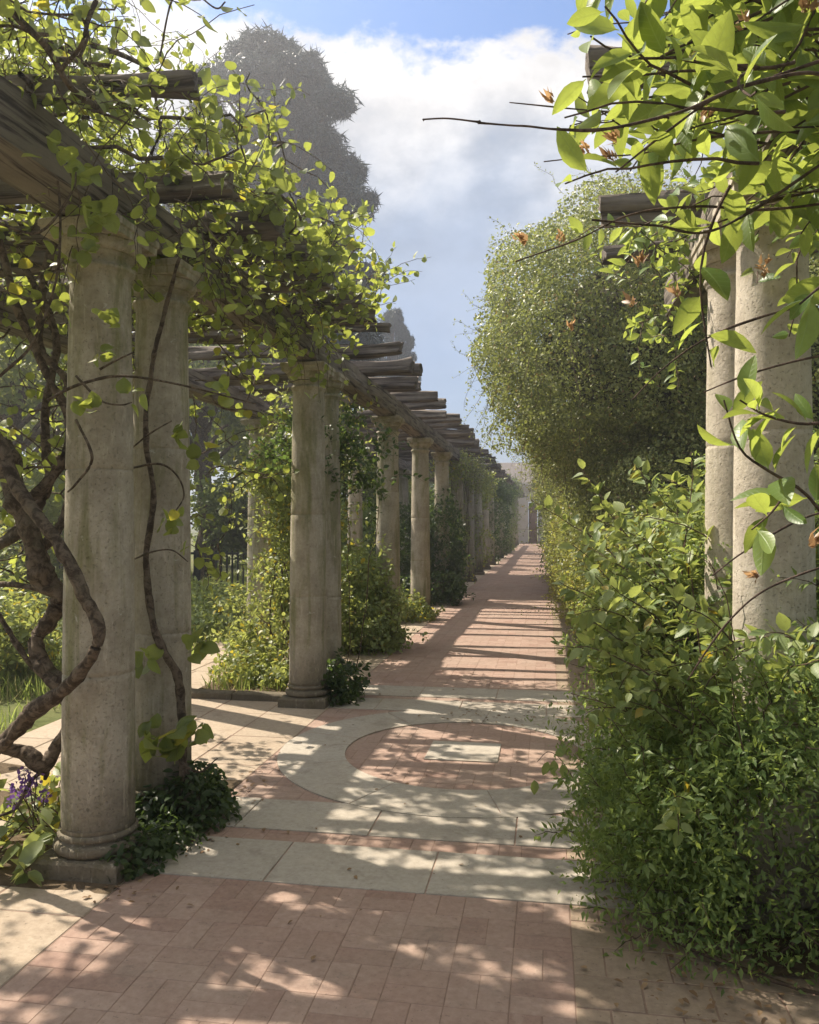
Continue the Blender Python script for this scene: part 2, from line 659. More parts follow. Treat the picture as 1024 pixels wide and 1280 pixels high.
def paver_mat(name, a, b, dirt, c=None, bumpd=0.006, stain=0.5):
    """Tone changes block by block, with grit and worn patches running across the blocks."""
    t = NT(name)
    tc = t.n('ShaderNodeTexCoord')
    v = tc.outputs['Object']
    isl = t.island()
    col = t.mix(isl, c4(a), c4(b))
    if c:
        k = t.ramp(t.math('FRACT', t.math('MULTIPLY', isl, 13.7)), 0.78, 0.95)
        col = t.mix(k, col, c4(c))
    n1 = t.noise(v, 1.3, 7, 0.62, 0.3)
    n2 = t.noise(v, 34, 7, 0.7)
    n3 = t.noise(v, 6.5, 7, 0.7, 0.4)
    col = t.mix(t.math('MULTIPLY', t.ramp(n1, 0.40, 0.72), stain), col, c4(dirt))
    col = t.mix(t.math('MULTIPLY', t.ramp(n3, 0.52, 0.72), 0.35), col, c4([q * 0.45 for q in dirt]))
    col = t.mix(t.math('MULTIPLY', t.ramp(n3, 0.45, 0.30), 0.25), col, c4([min(1, q * 1.5) for q in dirt]))
    n5 = t.noise(v, 3.1, 8, 0.72, 0.8)
    col = t.mix(t.math('MULTIPLY', t.ramp(n5, 0.56, 0.66), 0.40), col, c4([q * 0.62 for q in dirt]))
    sp = t.noise(v, 70, 3, 0.6)
    col = t.mix(t.math('MULTIPLY', t.ramp(sp, 0.63, 0.72), 0.5), col, c4([q * 0.35 for q in dirt]))
    col = t.mix(0.55, col, t.mix(n2, (0, 0, 0, 1), (1, 1, 1, 1)), 'SOFT_LIGHT')
    h = t.math('ADD', t.math('ADD', t.math('MULTIPLY', n2, 0.7), n3), t.math('MULTIPLY', n5, 0.8))
    return t.done(t.bsdf(col, 0.9, t.bump(h, 0.4, bumpd), 0.2))


def soil_mat(name, a, b, c, s=1.0):
    t = NT(name)
    tc = t.n('ShaderNodeTexCoord')
    v = tc.outputs['Object']
    n1 = t.noise(v, 0.9 * s, 8, 0.65)
    n2 = t.noise(v, 28 * s, 8, 0.75)
    n3 = t.noise(v, 5 * s, 6, 0.7)
    col = t.mix(t.ramp(n1, 0.35, 0.65), c4(a), c4(b))
    col = t.mix(t.ramp(n3, 0.5, 0.7), col, c4(c))
    col = t.mix(0.5, col, t.mix(n2, (0, 0, 0, 1), (1, 1, 1, 1)), 'SOFT_LIGHT')
    return t.done(t.bsdf(col, 0.95, t.bump(n2, 0.8, 0.03), 0.1))


def plain_mat(name, a, b=None, rough=0.7, s=8, spec=0.3):
    t = NT(name)
    v = t.coords()
    n = t.noise(v, s, 6, 0.6)
    col = t.mix(t.ramp(n, 0.3, 0.7), c4(a), c4(b or [q * 0.7 for q in a]))
    return t.done(t.bsdf(col, rough, t.bump(n, 0.2, 0.005), spec))


M = dict(
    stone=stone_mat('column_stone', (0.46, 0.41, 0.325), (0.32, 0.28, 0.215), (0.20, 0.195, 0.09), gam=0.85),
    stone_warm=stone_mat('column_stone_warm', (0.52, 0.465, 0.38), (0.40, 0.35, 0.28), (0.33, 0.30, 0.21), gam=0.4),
    beam=wood_mat('beam_timber', (0.24, 0.21, 0.175), (0.165, 0.14, 0.115), axis=1),
    rafter=wood_mat('rafter_timber', (0.215, 0.185, 0.155), (0.125, 0.105, 0.09), axis=0),
    bark=bark_mat('vine_bark', (0.10, 0.075, 0.055), (0.20, 0.155, 0.115)),
    shade_core=bark_mat('shade_dark_twigs', (0.040, 0.038, 0.024), (0.075, 0.068, 0.042)),  # twig colour darkened to stand in for the shade inside the hedges
    twig=bark_mat('twig_bark', (0.12, 0.085, 0.06), (0.17, 0.12, 0.085)),
    redtwig=bark_mat('young_stem', (0.12, 0.09, 0.075), (0.20, 0.14, 0.115)),
    brick=paver_mat('path_brick', (0.325, 0.222, 0.175), (0.37, 0.262, 0.21), (0.345, 0.27, 0.215), (0.305, 0.20, 0.158)),
    oldbrick=paver_mat('border_brick', (0.28, 0.21, 0.155), (0.34, 0.26, 0.19), (0.22, 0.17, 0.12), stain=0.8),
    slab=paver_mat('stone_slab', (0.375, 0.335, 0.28), (0.405, 0.365, 0.305), (0.33, 0.28, 0.22), stain=0.5),
    sandslab=paver_mat('sandy_slab', (0.37, 0.30, 0.225), (0.41, 0.335, 0.255), (0.35, 0.265, 0.19), stain=0.5),
    grout=plain_mat('sand_joint', (0.27, 0.19, 0.145), (0.22, 0.15, 0.115), 0.95, 20, 0.1),
    soil=soil_mat('garden_soil', (0.13, 0.095, 0.06), (0.20, 0.15, 0.10), (0.09, 0.065, 0.04)),
    ground=soil_mat('garden_ground', (0.12, 0.14, 0.05), (0.16, 0.15, 0.065), (0.085, 0.105, 0.035), 0.5),
    iron=plain_mat('iron', (0.045, 0.05, 0.05), (0.03, 0.032, 0.034), 0.55, 30),
    wall=plain_mat('house_wall', (0.50, 0.45, 0.40), (0.42, 0.37, 0.32), 0.9, 2),
    roof=plain_mat('house_roof', (0.185, 0.155, 0.135), (0.13, 0.11, 0.10), 0.9, 6),
    door=plain_mat('house_door', (0.20, 0.12, 0.08), (0.15, 0.09, 0.06), 0.6, 6),
    kerb=stone_mat('kerb_stone', (0.34, 0.29, 0.22), (0.24, 0.205, 0.155), (0.2, 0.2, 0.12)),
    # leaves
    vine=leaf_mat('vine_leaf', (0.12, 0.17, 0.05), (0.18, 0.225, 0.075), (0.50, 0.56, 0.09), veins=0.35, odd=(0.965, (0.24, 0.25, 0.06), (0.7, 0.62, 0.06))),
    big=leaf_mat('big_leaf', (0.085, 0.165, 0.045), (0.19, 0.265, 0.08), (0.50, 0.58, 0.10), rough=0.38, veins=0.5),
    hedge=leaf_mat('creeper_leaf', (0.11, 0.145, 0.045), (0.32, 0.33, 0.135), (0.36, 0.40, 0.09), tw=0.36, odd=(0.97, (0.28, 0.20, 0.10), (0.4, 0.3, 0.08))),
    sunny=leaf_mat('sunny_hedge_leaf', (0.14, 0.165, 0.045), (0.27, 0.27, 0.10), (0.48, 0.48, 0.09), odd=(0.95, (0.32, 0.25, 0.12), (0.5, 0.4, 0.1))),
    jasmine=leaf_mat('dark_leaf', (0.10, 0.165, 0.05), (0.225, 0.295, 0.105), (0.40, 0.50, 0.10)),
    rose=leaf_mat('rose_leaf', (0.125, 0.19, 0.06), (0.255, 0.305, 0.125), (0.48, 0.54, 0.12), veins=0.35, tw=0.38, odd=(0.975, (0.32, 0.26, 0.05), (0.75, 0.55, 0.05))),
    ivy=leaf_mat('ivy_leaf', (0.035, 0.065, 0.022), (0.075, 0.105, 0.04), (0.13, 0.2, 0.04)),
    shrub=leaf_mat('shrub_leaf', (0.14, 0.19, 0.07), (0.25, 0.29, 0.13), (0.46, 0.50, 0.12), odd=(0.93, (0.34, 0.29, 0.05), (0.75, 0.6, 0.06))),
    tree=leaf_mat('tree_leaf', (0.08, 0.125, 0.045), (0.17, 0.215, 0.085), (0.32, 0.38, 0.09)),
    paletree=leaf_mat('pale_tree_leaf', (0.12, 0.16, 0.06), (0.22, 0.25, 0.10), (0.42, 0.46, 0.10)),
    pine=leaf_mat('pine_needle', (0.016, 0.040, 0.036), (0.04, 0.068, 0.058), (0.03, 0.06, 0.045), tw=0.15),
    grass=leaf_mat('grass_blade', (0.13, 0.19, 0.05), (0.21, 0.25, 0.08), (0.38, 0.46, 0.10), odd=(0.85, (0.36, 0.32, 0.16), (0.4, 0.36, 0.16))),
    copper=leaf_mat('young_copper_leaf', (0.30, 0.17, 0.10), (0.42, 0.28, 0.16), (0.55, 0.34, 0.16)),
    yellow=leaf_mat('yellow_leaf', (0.45, 0.33, 0.06), (0.42, 0.24, 0.05), (0.8, 0.55, 0.06)),
    dead=leaf_mat('dead_leaf', (0.20, 0.12, 0.065), (0.30, 0.20, 0.11), (0.15, 0.08, 0.03), rough=0.8, tw=0.2),
    purple=leaf_mat('purple_petal', (0.20, 0.10, 0.34), (0.30, 0.17, 0.44), (0.25, 0.12, 0.4), rough=0.6),
    white=leaf_mat('white_petal', (0.75, 0.74, 0.68), (0.80, 0.78, 0.72), (0.6, 0.6, 0.5), rough=0.6),
)

exec_parts = []
# ------------------------------------------------------------------ ground and paving
def sheet(name, poly, z, mat):
    m = MB()
    m.add([(x, y, z) for x, y in poly], [list(range(len(poly)))])
    return tag(m.build(name, mat, smooth=False), kind='structure')


def paver(m, x0, x1, y0, y1, z, th, r, gap=0.0020, tilt=0.0005, bev=0.0018):
    """One block with a soft arris and a slight tilt."""
    g = gap / 2
    zz = z + r.uniform(-tilt, tilt, 4) * 0.6 + r.uniform(-tilt, tilt)
    jx = r.uniform(-0.0012, 0.0012)
    x0, x1, y0, y1 = x0 + g + jx, x1 - g + jx, y0 + g, y1 - g
    b = bev
    V = [(x0 + b, y0 + b, zz[0]), (x1 - b, y0 + b, zz[1]), (x1 - b, y1 - b, zz[2]), (x0 + b, y1 - b, zz[3]),
         (x0, y0, zz[0] - b), (x1, y0, zz[1] - b), (x1, y1, zz[2] - b), (x0, y1, zz[3] - b),
         (x0, y0, z - th), (x1, y0, z - th), (x1, y1, z - th), (x0, y1, z - th)]
    F = np.array([(0, 1, 2, 3), (4, 5, 1, 0), (5, 6, 2, 1), (6, 7, 3, 2), (7, 4, 0, 3),
                  (8, 9, 5, 4), (9, 10, 6, 5), (10, 11, 7, 6), (11, 8, 4, 7)])
    m.add(V, F)


XL, XR = -1.87, 0.09       # main brick walk
CX, CY = -0.58, 5.74       # centre of the roundel
m = MB()
a = np.linspace(0, 2 * PI, 64, endpoint=False)
rad = np.array([4, 9, 20, 45, 80, 140, 240.0])
V = [(0, 8, -0.02)]
for q in rad:
    for t in a:
        V.append((q * math.cos(t), 8 + q * math.sin(t), -0.02))
F = [[0, 1 + i, 1 + (i + 1) % 64] for i in range(64)]
for k in range(len(rad) - 1):
    b0, b1 = 1 + k * 64, 1 + (k + 1) * 64
    F += [[b0 + i, b1 + i, b1 + (i + 1) % 64, b0 + (i + 1) % 64] for i in range(64)]
m.add(V, F)
tag(m.build('ground', M['ground']), kind='structure')

sheet('path_bed', [(-3.3, -2), (1.3, -2), (1.3, 62), (-3.3, 62)], 0.0022, M['grout'])

r = rng_(3)
m = MB()
s = 0.21
y = -0.42
j = 0
nx = int(round((XR - XL) / s))
sx = (XR - XL) / nx
while y < 61:
    for i in range(nx):
        x = XL + i * sx
        if y > 3.3 and y < 8.2 and abs(x + sx / 2 - CX) < 9 and ((3.72 < y + s / 2 < 4.5 and not 3.9 < y < 4.1 and False)):
            continue
        if (i + j) % 2:
            paver(m, x, x + sx, y, y + s / 2, 0.004, 0.02, r)
            paver(m, x, x + sx, y + s / 2, y + s, 0.004, 0.02, r)
        else:
            paver(m, x, x + sx / 2, y, y + s, 0.004, 0.02, r)
            paver(m, x + sx / 2, x + sx, y, y + s, 0.004, 0.02, r)
    y += s
    j += 1
tag(m.build('brick_path', M['brick'], smooth=False), kind='structure')

m = MB()       # older border on the right, running bond
y, j = -0.4, 0
while y < 61:
    x = XR
    k = 0
    w0 = 0.23
    while x < 1.25:
        w = w0 * (0.5 if (k == 0 and j % 2) else 1.0)
        paver(m, x, x + w, y, y + 0.2, 0.0045, 0.02, r, 0.006, 0.0014)
        x += w
        k += 1
    y += 0.2
    j += 1
tag(m.build('path_border', M['oldbrick'], smooth=False), kind='structure')

m = MB()       # sandy slabs left of the bricks, and the little path leaving to the left
y = -0.4
while y < 61:
    ln = 0.7
    x = XL - 0.002
    for w in (0.48, 0.48, 0.47):
        if y < 4.6 or not (x - w < -2.0 and False):
            paver(m, x - w, x, y, y + ln, 0.0046, 0.02, r, 0.007, 0.0014, 0.004)
        x -= w
    y += ln
yy = 4.2
while yy < 15:
    xo = -3.95 if yy < 6.3 else -4.0 - (yy - 6.3) * 0.15
    n = 2
    w = (-3.305 - xo) / n
    for i in range(n):
        paver(m, xo + i * w, xo + (i + 1) * w, yy, yy + 0.7, 0.0, 0.02, r, 0.008, 0.002, 0.005)
    yy += 0.7
tag(m.build('side_path', M['sandslab'], smooth=False), kind='structure')

m = MB()       # stone bands either side of the roundel
zb = 0.010
for y0, y1, off in ((3.53, 3.99, 0.12), (4.13, 4.58, 0.46), (6.90, 7.34, 0.30), (7.47, 7.93, 0.0)):
    x = XL - 0.02 - off
    while x < 0.75:
        w = 0.72 + r.uniform(-0.03, 0.03)
        a0 = max(x, XL - 0.02)
        a1 = min(x + w, 0.72)
        if a1 - a0 > 0.08:
            paver(m, a0, a1, y0, y1, zb, 0.02, r, 0.007, 0.0012)
        x += w
tag(m.build('stone_band', M['slab'], smooth=False), kind='structure')

m = MB()       # ring of wedge slabs round the brick roundel, stone square at its centre
nw = 9
for k in range(nw):
    t0 = (k + 0.13) * 2 * PI / nw + 0.006 / 1.1
    t1 = (k + 1.13) * 2 * PI / nw
    ts = np.linspace(t0, t1, 10)
    V, zq = [], 0.012 + r.uniform(-0.001, 0.001)
    for q, z in ((0.83, zq), (1.29, zq), (0.83, -0.006), (1.29, -0.006)):
        V += [(CX + q * math.cos(t), CY + q * math.sin(t), z) for t in ts]
    n = 10
    F = []
    for i in range(n - 1):
        F.append([i, n + i, n + i + 1, i + 1])
        F.append([i + 1, 2 * n + i + 1, 2 * n + i, i])
        F.append([n + i, 3 * n + i, 3 * n + i + 1, n + i + 1])
    m.add(V, F)
paver(m, CX - 0.25, CX + 0.25, CY - 0.22, CY + 0.24, 0.012, 0.02, r)
tag(m.build('stone_ring', M['slab'], smooth=False), kind='structure')

m = MB()
m.add([(x, y, 0.008 + 0.012 * vnoise(np.array((x * 3, y * 3, 0.0)))) for y in np.linspace(3.30, 4.95, 14) for x in np.linspace(-3.7, -1.875, 14)],
      np.array([(i * 14 + k, i * 14 + k + 1, i * 14 + k + 15, i * 14 + k + 14) for i in range(13) for k in range(13)]))
m.add([(x, y, 0.02 + 0.02 * vnoise(np.array((x * 3, y * 3, 0.0)))) for y in np.linspace(7.22, 8.9, 14) for x in np.linspace(-3.3, -2.05, 14)],
      np.array([(i * 14 + k, i * 14 + k + 1, i * 14 + k + 15, i * 14 + k + 14) for i in range(13) for k in range(13)]))
m.add([(x, y, 0.02 + 0.03 * vnoise(np.array((x * 3, y * 2, 0.0)))) for y in np.linspace(3.1, 61, 90) for x in np.linspace(0.74, 3.6, 14)],
      np.array([(i * 14 + k, i * 14 + k + 1, i * 14 + k + 15, i * 14 + k + 14) for i in range(89) for k in range(13)]))
tag(m.build('soil_bed', M['soil']), kind='structure')

m = MB()
x = -3.28
for w in (0.46, 0.5):
    paver(m, x, x + w, 7.06, 7.2, 0.07, 0.09, r, 0.01, 0.004, 0.012)
    x += w
tag(m.build('kerb', M['kerb'], smooth=False), kind='structure')

# ------------------------------------------------------------------ columns
HZ = 0.968          # these columns stand 3.01 m to the top of the abacus


def column_proto(name, label, mat, seed, group):
    t = thing(name, label, 'column', (0, 0, 0), group)
    pl = MB()
    V, F = [], []
    w = 0.21
    # slightly worn plinth: a grid box with rounded arris
    for z, q in ((0, w), (0.075, w), (0.088, w - 0.008), (0.092, w - 0.02)):
        V += [(-q, -q, z), (q, -q, z), (q, q, z), (-q, q, z)]
    for k in range(3):
        for i in range(4):
            F.append([k * 4 + i, k * 4 + (i + 1) % 4, k * 4 + 4 + (i + 1) % 4, k * 4 + 4 + i])
    F.append([12, 13, 14, 15])
    pl.add(V, F)
    pl.build('plinth', mat, t, smooth=False, zs=HZ)
    b = MB()
    prof = []
    for z0, h, q in ((0.092, 0.06, 0.200), (0.160, 0.034, 0.183)):
        for k in range(9):
            an = -PI / 2 + PI * k / 8
            prof.append((q - h / 2 + (h / 2) * math.cos(an), z0 + h / 2 + h / 2 * math.sin(an)))
    prof += [(0.17, 0.197), (0.17, 0.215)]
    b.lathe(prof, 44, wob=0.012, seed=seed)
    b.build('base_moulding', mat, t, zs=HZ)
    s = MB()
    prof = []
    rr = random.Random(seed)
    joints = sorted((0.95 + rr.uniform(-0.12, 0.12), 1.9 + rr.uniform(-0.2, 0.2)))
    zs = set(np.linspace(0.205, 2.86, 46))
    for j in joints:
        zs |= {j - 0.008, j - 0.003, j, j + 0.003, j + 0.008}
    for z in sorted(zs):
        f = (z - 0.2) / 2.66
        q = 0.166 - 0.028 * f ** 1.7
        if any(abs(z - j) < 0.0035 for j in joints):
            q -= 0.004
        prof.append((q, z))
    prof += [(0.143, 2.868), (0.148, 2.874), (0.149, 2.886), (0.155, 2.889), (0.158, 2.900), (0.155, 2.912), (0.148, 2.915), (0.138, 2.918)]
    s.lathe(prof, 56, wob=0.007, seed=seed + 3)
    s.build('shaft', mat, t, zs=HZ)
    c = MB()
    prof = [(0.137, 2.910), (0.137, 2.955), (0.150, 2.958), (0.150, 2.972), (0.156, 2.976)]
    for k in range(8):
        an = k / 7 * PI / 2
        prof.append((0.156 + 0.030 * math.sin(an), 2.976 + 0.05 * (1 - math.cos(an))))
    prof += [(0.186, 3.036), (0.0, 3.036)]
    c.lathe(prof, 44, wob=0.01, seed=seed + 5)
    c.build('capital', mat, t, zs=HZ)
    ab = MB()
    V, F = [], []
    for z, q in ((3.034, 0.185), (3.036, 0.190), (3.070, 0.191), (3.075, 0.199), (3.105, 0.199), (3.112, 0.192)):
        V += [(-q, -q, z), (q, -q, z), (q, q, z), (-q, q, z)]
    F.append([3, 2, 1, 0])
    for k in range(5):
        for i in range(4):
            F.append([k * 4 + i, k * 4 + (i + 1) % 4, k * 4 + 4 + (i + 1) % 4, k * 4 + 4 + i])
    F.append([20, 21, 22, 23])
    ab.add(V, F)
    ab.build('abacus', mat, t, smooth=False, zs=HZ)
    return t


XI, XO, XRI, XRO = -2.10, -3.90, 0.93, 2.73
NTH = ['first', 'second', 'third', 'fourth', 'fifth', 'sixth', 'seventh', 'eighth', 'ninth', 'tenth', 'eleventh', 'twelfth',
       'thirteenth', 'fourteenth', 'fifteenth', 'sixteenth', 'seventeenth', 'eighteenth', 'nineteenth', 'twentieth']
YC = [3.60, 4.23, 7.05, 7.58] + [7.90 + 2.85 * k for k in range(1, 19)]
YC = [y for y in YC if y < 58]
G_IN = 'round stone columns along the left edge of the walk'
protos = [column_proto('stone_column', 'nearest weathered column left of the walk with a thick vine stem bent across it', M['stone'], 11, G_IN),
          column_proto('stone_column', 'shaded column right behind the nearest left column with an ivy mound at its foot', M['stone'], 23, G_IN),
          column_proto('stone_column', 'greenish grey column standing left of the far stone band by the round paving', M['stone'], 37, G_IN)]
labels_in = {
    3: 'column half hidden behind the column by the round paving with a rose on it',
    4: 'green streaked column rising behind the leafy shrub beside the brick walk',
    5: 'clean pale column with a low green plant round its foot',
    6: 'pale column whose lower half is wrapped in dark ivy',
}
for i, y in enumerate(YC):
    if i < 3:
        o = protos[i]
        o.location = (XI, y, 0)
    else:
        lab = labels_in.get(i, 'column of the left row, %s along from the viewer, far down the walk' % NTH[i] if i < 20 else None)
        dup(protos[i % 3], (XI, y, 0), [0, PI / 2, PI, 3 * PI / 2][i % 4], lab, G_IN)
G_OUT = 'columns of the outer row behind the left pergola'
for i, y in enumerate(YC[:9]):
    if i in (0, 1):
        continue
    dup(protos[(i + 1) % 3], (XO, y, 0), PI / 2 * (i % 4),
        'outer column behind the left pergola, opposite the %s column of the inner row' % NTH[i], G_OUT)
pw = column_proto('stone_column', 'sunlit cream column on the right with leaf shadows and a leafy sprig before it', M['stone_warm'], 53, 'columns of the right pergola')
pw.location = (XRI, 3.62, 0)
for xx in (XI, XO, XRI, XRO):
    dup(protos[0], (xx, -2.1, 0), 1.0, 'column standing behind the viewer', 'columns behind the viewer')
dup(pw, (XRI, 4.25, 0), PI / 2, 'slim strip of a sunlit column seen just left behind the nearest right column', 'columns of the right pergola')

# ------------------------------------------------------------------ beams and rafters
def rough_beam(m, p0, p1, w, h, seed, n=26, amp=0.012, ragged=0.0, sub=3):
    """A hewn timber from p0 to p1, w wide and h high, with uneven faces."""
    p0, p1 = np.array(p0, float), np.array(p1, float)
    ax = p1 - p0
    L = np.linalg.norm(ax)
    ax = ax / L
    sd = norm(np.cross(ax, (0, 0, 1.0)))
    up = np.cross(sd, ax)
    ring = []
    for k in range(sub):
        ring.append((-1 + 2 * k / sub, -1))
    for k in range(sub):
        ring.append((1, -1 + 2 * k / sub))
    for k in range(sub):
        ring.append((1 - 2 * k / sub, 1))
    for k in range(sub):
        ring.append((-1, 1 - 2 * k / sub))
    ring = np.array(ring)
    cr = np.where((np.abs(ring[:, 0]) == 1) & (np.abs(ring[:, 1]) == 1), 0.93, 1.0)
    ring = ring * cr[:, None]
    k = len(ring)
    t = np.linspace(0, 1, n)
    V = np.zeros((n, k, 3))
    V[:] = p0 + ax * (t[:, None, None] * L) + sd * (ring[None, :, 0:1] * w / 2) + up * (ring[None, :, 1:2] * h / 2)
    q = np.stack([t[:, None] * L * 1.6 + np.zeros((n, k)), np.zeros((n, k)) + ring[None, :, 0] * 1.3 + seed * 3.1, np.zeros((n, k)) + ring[None, :, 1] * 1.3], -1)
    d = vnoise(q * 1.0 + seed) * amp * 1.6 + vnoise(q * np.array((2.0, 3, 3)) + seed + 9) * amp
    V += d[..., None] * (ring[None, :, 0:1] * sd + ring[None, :, 1:2] * up)
    if ragged:
        for e, sg in ((0, -1), (-1, 1)):
            V[e] += ax * (sg * ragged * vnoise(np.stack([ring[:, 0] * 1.7 + seed, ring[:, 1] * 1.7, ring[:, 0] * 0], -1)))[:, None]
    i = np.arange(n - 1)[:, None] * k
    j = np.arange(k)[None]
    F = np.stack([i + j, i + (j + 1) % k, i + k + (j + 1) % k, i + k + j], -1).reshape(-1, 4)
    m.add(V.reshape(-1, 3), F)
    m.add(V[0], [list(range(k))[::-1]])
    m.add(V[-1], [list(range(k))])


rr = random.Random(5)
ZB0, ZB1 = 3.0135, 3.27


def beam_row(x, ys, where, group, first_y, side):
    pts = [first_y] + [y for i, y in enumerate(ys) if not (i in (1, 3))]
    # one timber per bay, jointed over the columns
    for i in range(len(pts) - 1):
        a, b = pts[i], pts[i + 1]
        if i == len(pts) - 2:
            b += 0.4
        root_m = MB()
        dz = rr.uniform(-0.008, 0.008)
        rough_beam(root_m, (x + rr.uniform(-0.012, 0.012), a - 0.13 + 0.004 * i, (ZB0 + ZB1) / 2 + dz + 0.004), (x + rr.uniform(-0.012, 0.012), b - 0.14, (ZB0 + ZB1) / 2 + dz + 0.004),
                   0.25, ZB1 - ZB0 - 0.012, i * 1.7 + x, 30, 0.008)
        o = root_m.build('timber_beam', M['beam'], smooth=False)
        if i == 0:
            lab = 'hewn beam end coming from above the viewer onto the first %s' % where
        elif i < 7:
            lab = 'hewn timber beam over the %s bay of the %s' % (NTH[i - 1], where)
        else:
            lab = 'hewn timber beam far along the %s' % where
        tag(o, lab, 'beam', group, 'thing')


beam_row(XI, YC, 'inner row of left columns', 'beams on the inner left columns', -2.4, 1)
beam_row(XO, YC, 'outer row of left columns', 'beams on the outer left columns', -2.4, 1)
beam_row(XRI, [3.6, 4.5, 5.6], 'inner row of right columns', 'beams on the right columns', -2.4, -1)
beam_row(XRO, [3.6, 4.5, 5.6], 'outer row of right columns', 'beams on the right columns', -2.4, -1)

raf = []
for k in range(8):
    m = MB()
    w, h = rr.uniform(0.075, 0.135), rr.uniform(0.085, 0.135)
    x0, x1 = -4.5 + rr.uniform(-0.1, 0.1), -1.50 + rr.uniform(-0.13, 0.11)
    bow = rr.uniform(-0.03, 0.03)
    rough_beam(m, (x0, 0, 0), (x1, rr.uniform(-0.05, 0.05), bow), w, h, 4.4 * k + 2, 60, 0.022, 0.03, 5)
    m.v[0][:, 2] += 0.03 * vnoise(np.stack([m.v[0][:, 0] * 1.1, np.full(len(m.v[0]), k * 5.0), np.zeros(len(m.v[0]))], -1))
    me = m.build('rafter', M['rafter'], smooth=True)
    raf.append((me.data, h))
    bpy.data.objects.remove(me)


def rafter(y, var, x=0.0, rz=0.0, label=None, group=None, flip=False, dz=0.0, tilt=0.0):
    me, h = raf[var]
    o = bpy.data.objects.new('rafter', me)
    COL.objects.link(o)
    o.location = (x, y, ZB1 + h / 2 + 0.012 + dz)
    o.rotation_euler = (0, tilt, rz)
    if flip:
        o.rotation_euler = (0, tilt, PI + rz)
    return tag(o, label, 'rafter', group)


y = 1.75
i = 0
fixed = [(1.95, 'first'), (3.07, 'second'), (3.87, 'third'), (4.5, 'fourth'), (4.95, 'fifth'), (5.55, 'sixth'), (6.1, 'seventh'), (6.65, 'eighth')]
for q, nm in fixed:
    rafter(q, i % 8, rr.uniform(-0.05, 0.03), rr.uniform(-0.02, 0.02), '%s vine covered rafter over the left walk edge, counting away from the viewer' % nm,
           'rafters of the left pergola')
    i += 1
y = 7.2
while y < 58:
    bay = sum(1 for c in YC if c < y)
    if bay <= 7:
        lab = 'one of the split grey rafters over the left pergola bay past the %s column' % NTH[bay - 1]
    else:
        lab = 'one of the bare grey rafters far along the left pergola'
    rafter(y, (i * 5 + i // 8) % 8, rr.uniform(-0.08, 0.05), rr.uniform(-0.025, 0.025), lab, 'rafters of the left pergola', dz=rr.choice((0, 0, 0.004)), tilt=rr.uniform(-0.008, 0.008))
    i += 1
    y += rr.choice((0.36, 0.6, 0.7, 0.8, 0.95))
for q in (-2.0, -1.1, -0.3, 0.5, 1.2):
    rafter(q, int(q * 10) % 8, 0, 0.01, 'rafter over the viewer on the left', 'rafters over the viewer')
    rafter(q + .2, int(q * 10 + 3) % 8, -1.17, 0, 'rafter over the viewer on the right', 'rafters over the viewer', True)
xr = -1.17  # mirror about the walk's centre line
for q, v, dx, nm in ((2.2, 2, 0.12, 'rough rafter end hidden by big leaves, nearest on the right pergola'),
                     (3.2, 3, -0.13, 'dark log end sticking out of the leaves at upper right, topmost of the right rafters'),
                     (4.6, 5, -0.02, 'thick rounded rafter end in the middle of the right pergola, over a leafy branch'),
                     (5.46, 1, 0.14, 'thin split rafter end above the ivy covered mass on the right')):
    rafter(q, v, xr + dx, 0.0, nm, 'rafters of the right pergola', True)

# ------------------------------------------------------------------ house closing the walk
hb = thing('stone_house', 'pale stone garden house with a brown roof closing the far end of the walk', 'house', (-0.6, 62.0, 0))
m = MB()
m.box((-2.9, 0, 2.0), (4.2, 0.4, 4.0))
m.box((3.0, 0, 2.0), (4.4, 0.4, 4.0))
m.box((0.0, 0, 3.55), (1.6, 0.4, 0.9))
m.build('wall', M['wall'], hb, smooth=False)
m = MB()
m.box((0, -0.05, 4.06), (10.4, 0.62, 0.12)); m.box((0, -0.09, 4.22), (10.7, 0.76, 0.2)); m.box((0, -0.14, 4.43), (11, 0.9, 0.2))
m.build('cornice', M['wall'], hb, smooth=False)
m = MB()
V = [(-5.5, -0.5, 4.532), (5.5, -0.5, 4.532), (4.6, 3.5, 6.3), (-4.6, 3.5, 6.3), (-5.5, 7.5, 4.532), (5.5, 7.5, 4.532)]
m.add(V, [[0, 1, 2, 3], [3, 2, 5, 4], [1, 5, 2], [0, 3, 4]])
m.build('roof', M['roof'], hb, smooth=False)
m = MB()
m.box((-0.45, 0.05, 1.52), (0.62, 0.08, 3.03))
d = m.build('door', M['door'], hb, smooth=False)
m = MB()
m.box((0.35, 0.05, 1.52), (0.86, 0.1, 3.03))
m.box((0.36, -0.02, 1.05), (0.7, 0.05, 0.1)); m.box((0.36, -0.02, 2.0), (0.05, 0.05, 1.9))
m.build('door_panel', M['wall'], hb, smooth=False)

# ------------------------------------------------------------------ railing in the garden
fr = thing('iron_railing', 'dark iron railing of close upright bars between the garden bushes', 'fence', (-9.5, 15.6, 0))
m = MB()
for k in range(88):
    x = -5 + k * 0.115
    m.box((x, 0, 0.52), (0.028, 0.028, 1.04))
m.build('bars', M['iron'], fr, smooth=False)
m = MB()
m.box((0, 0.0, 0.98), (10.2, 0.05, 0.045)); m.box((0, 0, 0.18), (10.2, 0.05, 0.045))
m.build('rail', M['iron'], fr, smooth=False)
for k in range(5):
    m = MB()
    m.box((-5 + k * 2.5 + 0.05, 0.0, 0.58), (0.08, 0.09, 1.16))
    m.build('post', M['iron'], fr, smooth=False)
#PLANTS
# ================================================================== plants
def plant(name, label, cat, loc, group=None):
    return thing(name, label, cat, loc, group)


def put(mb, name, mat, root, smooth=True):
    return mb.build(name, M[mat], root, smooth, off=tuple(root.location))


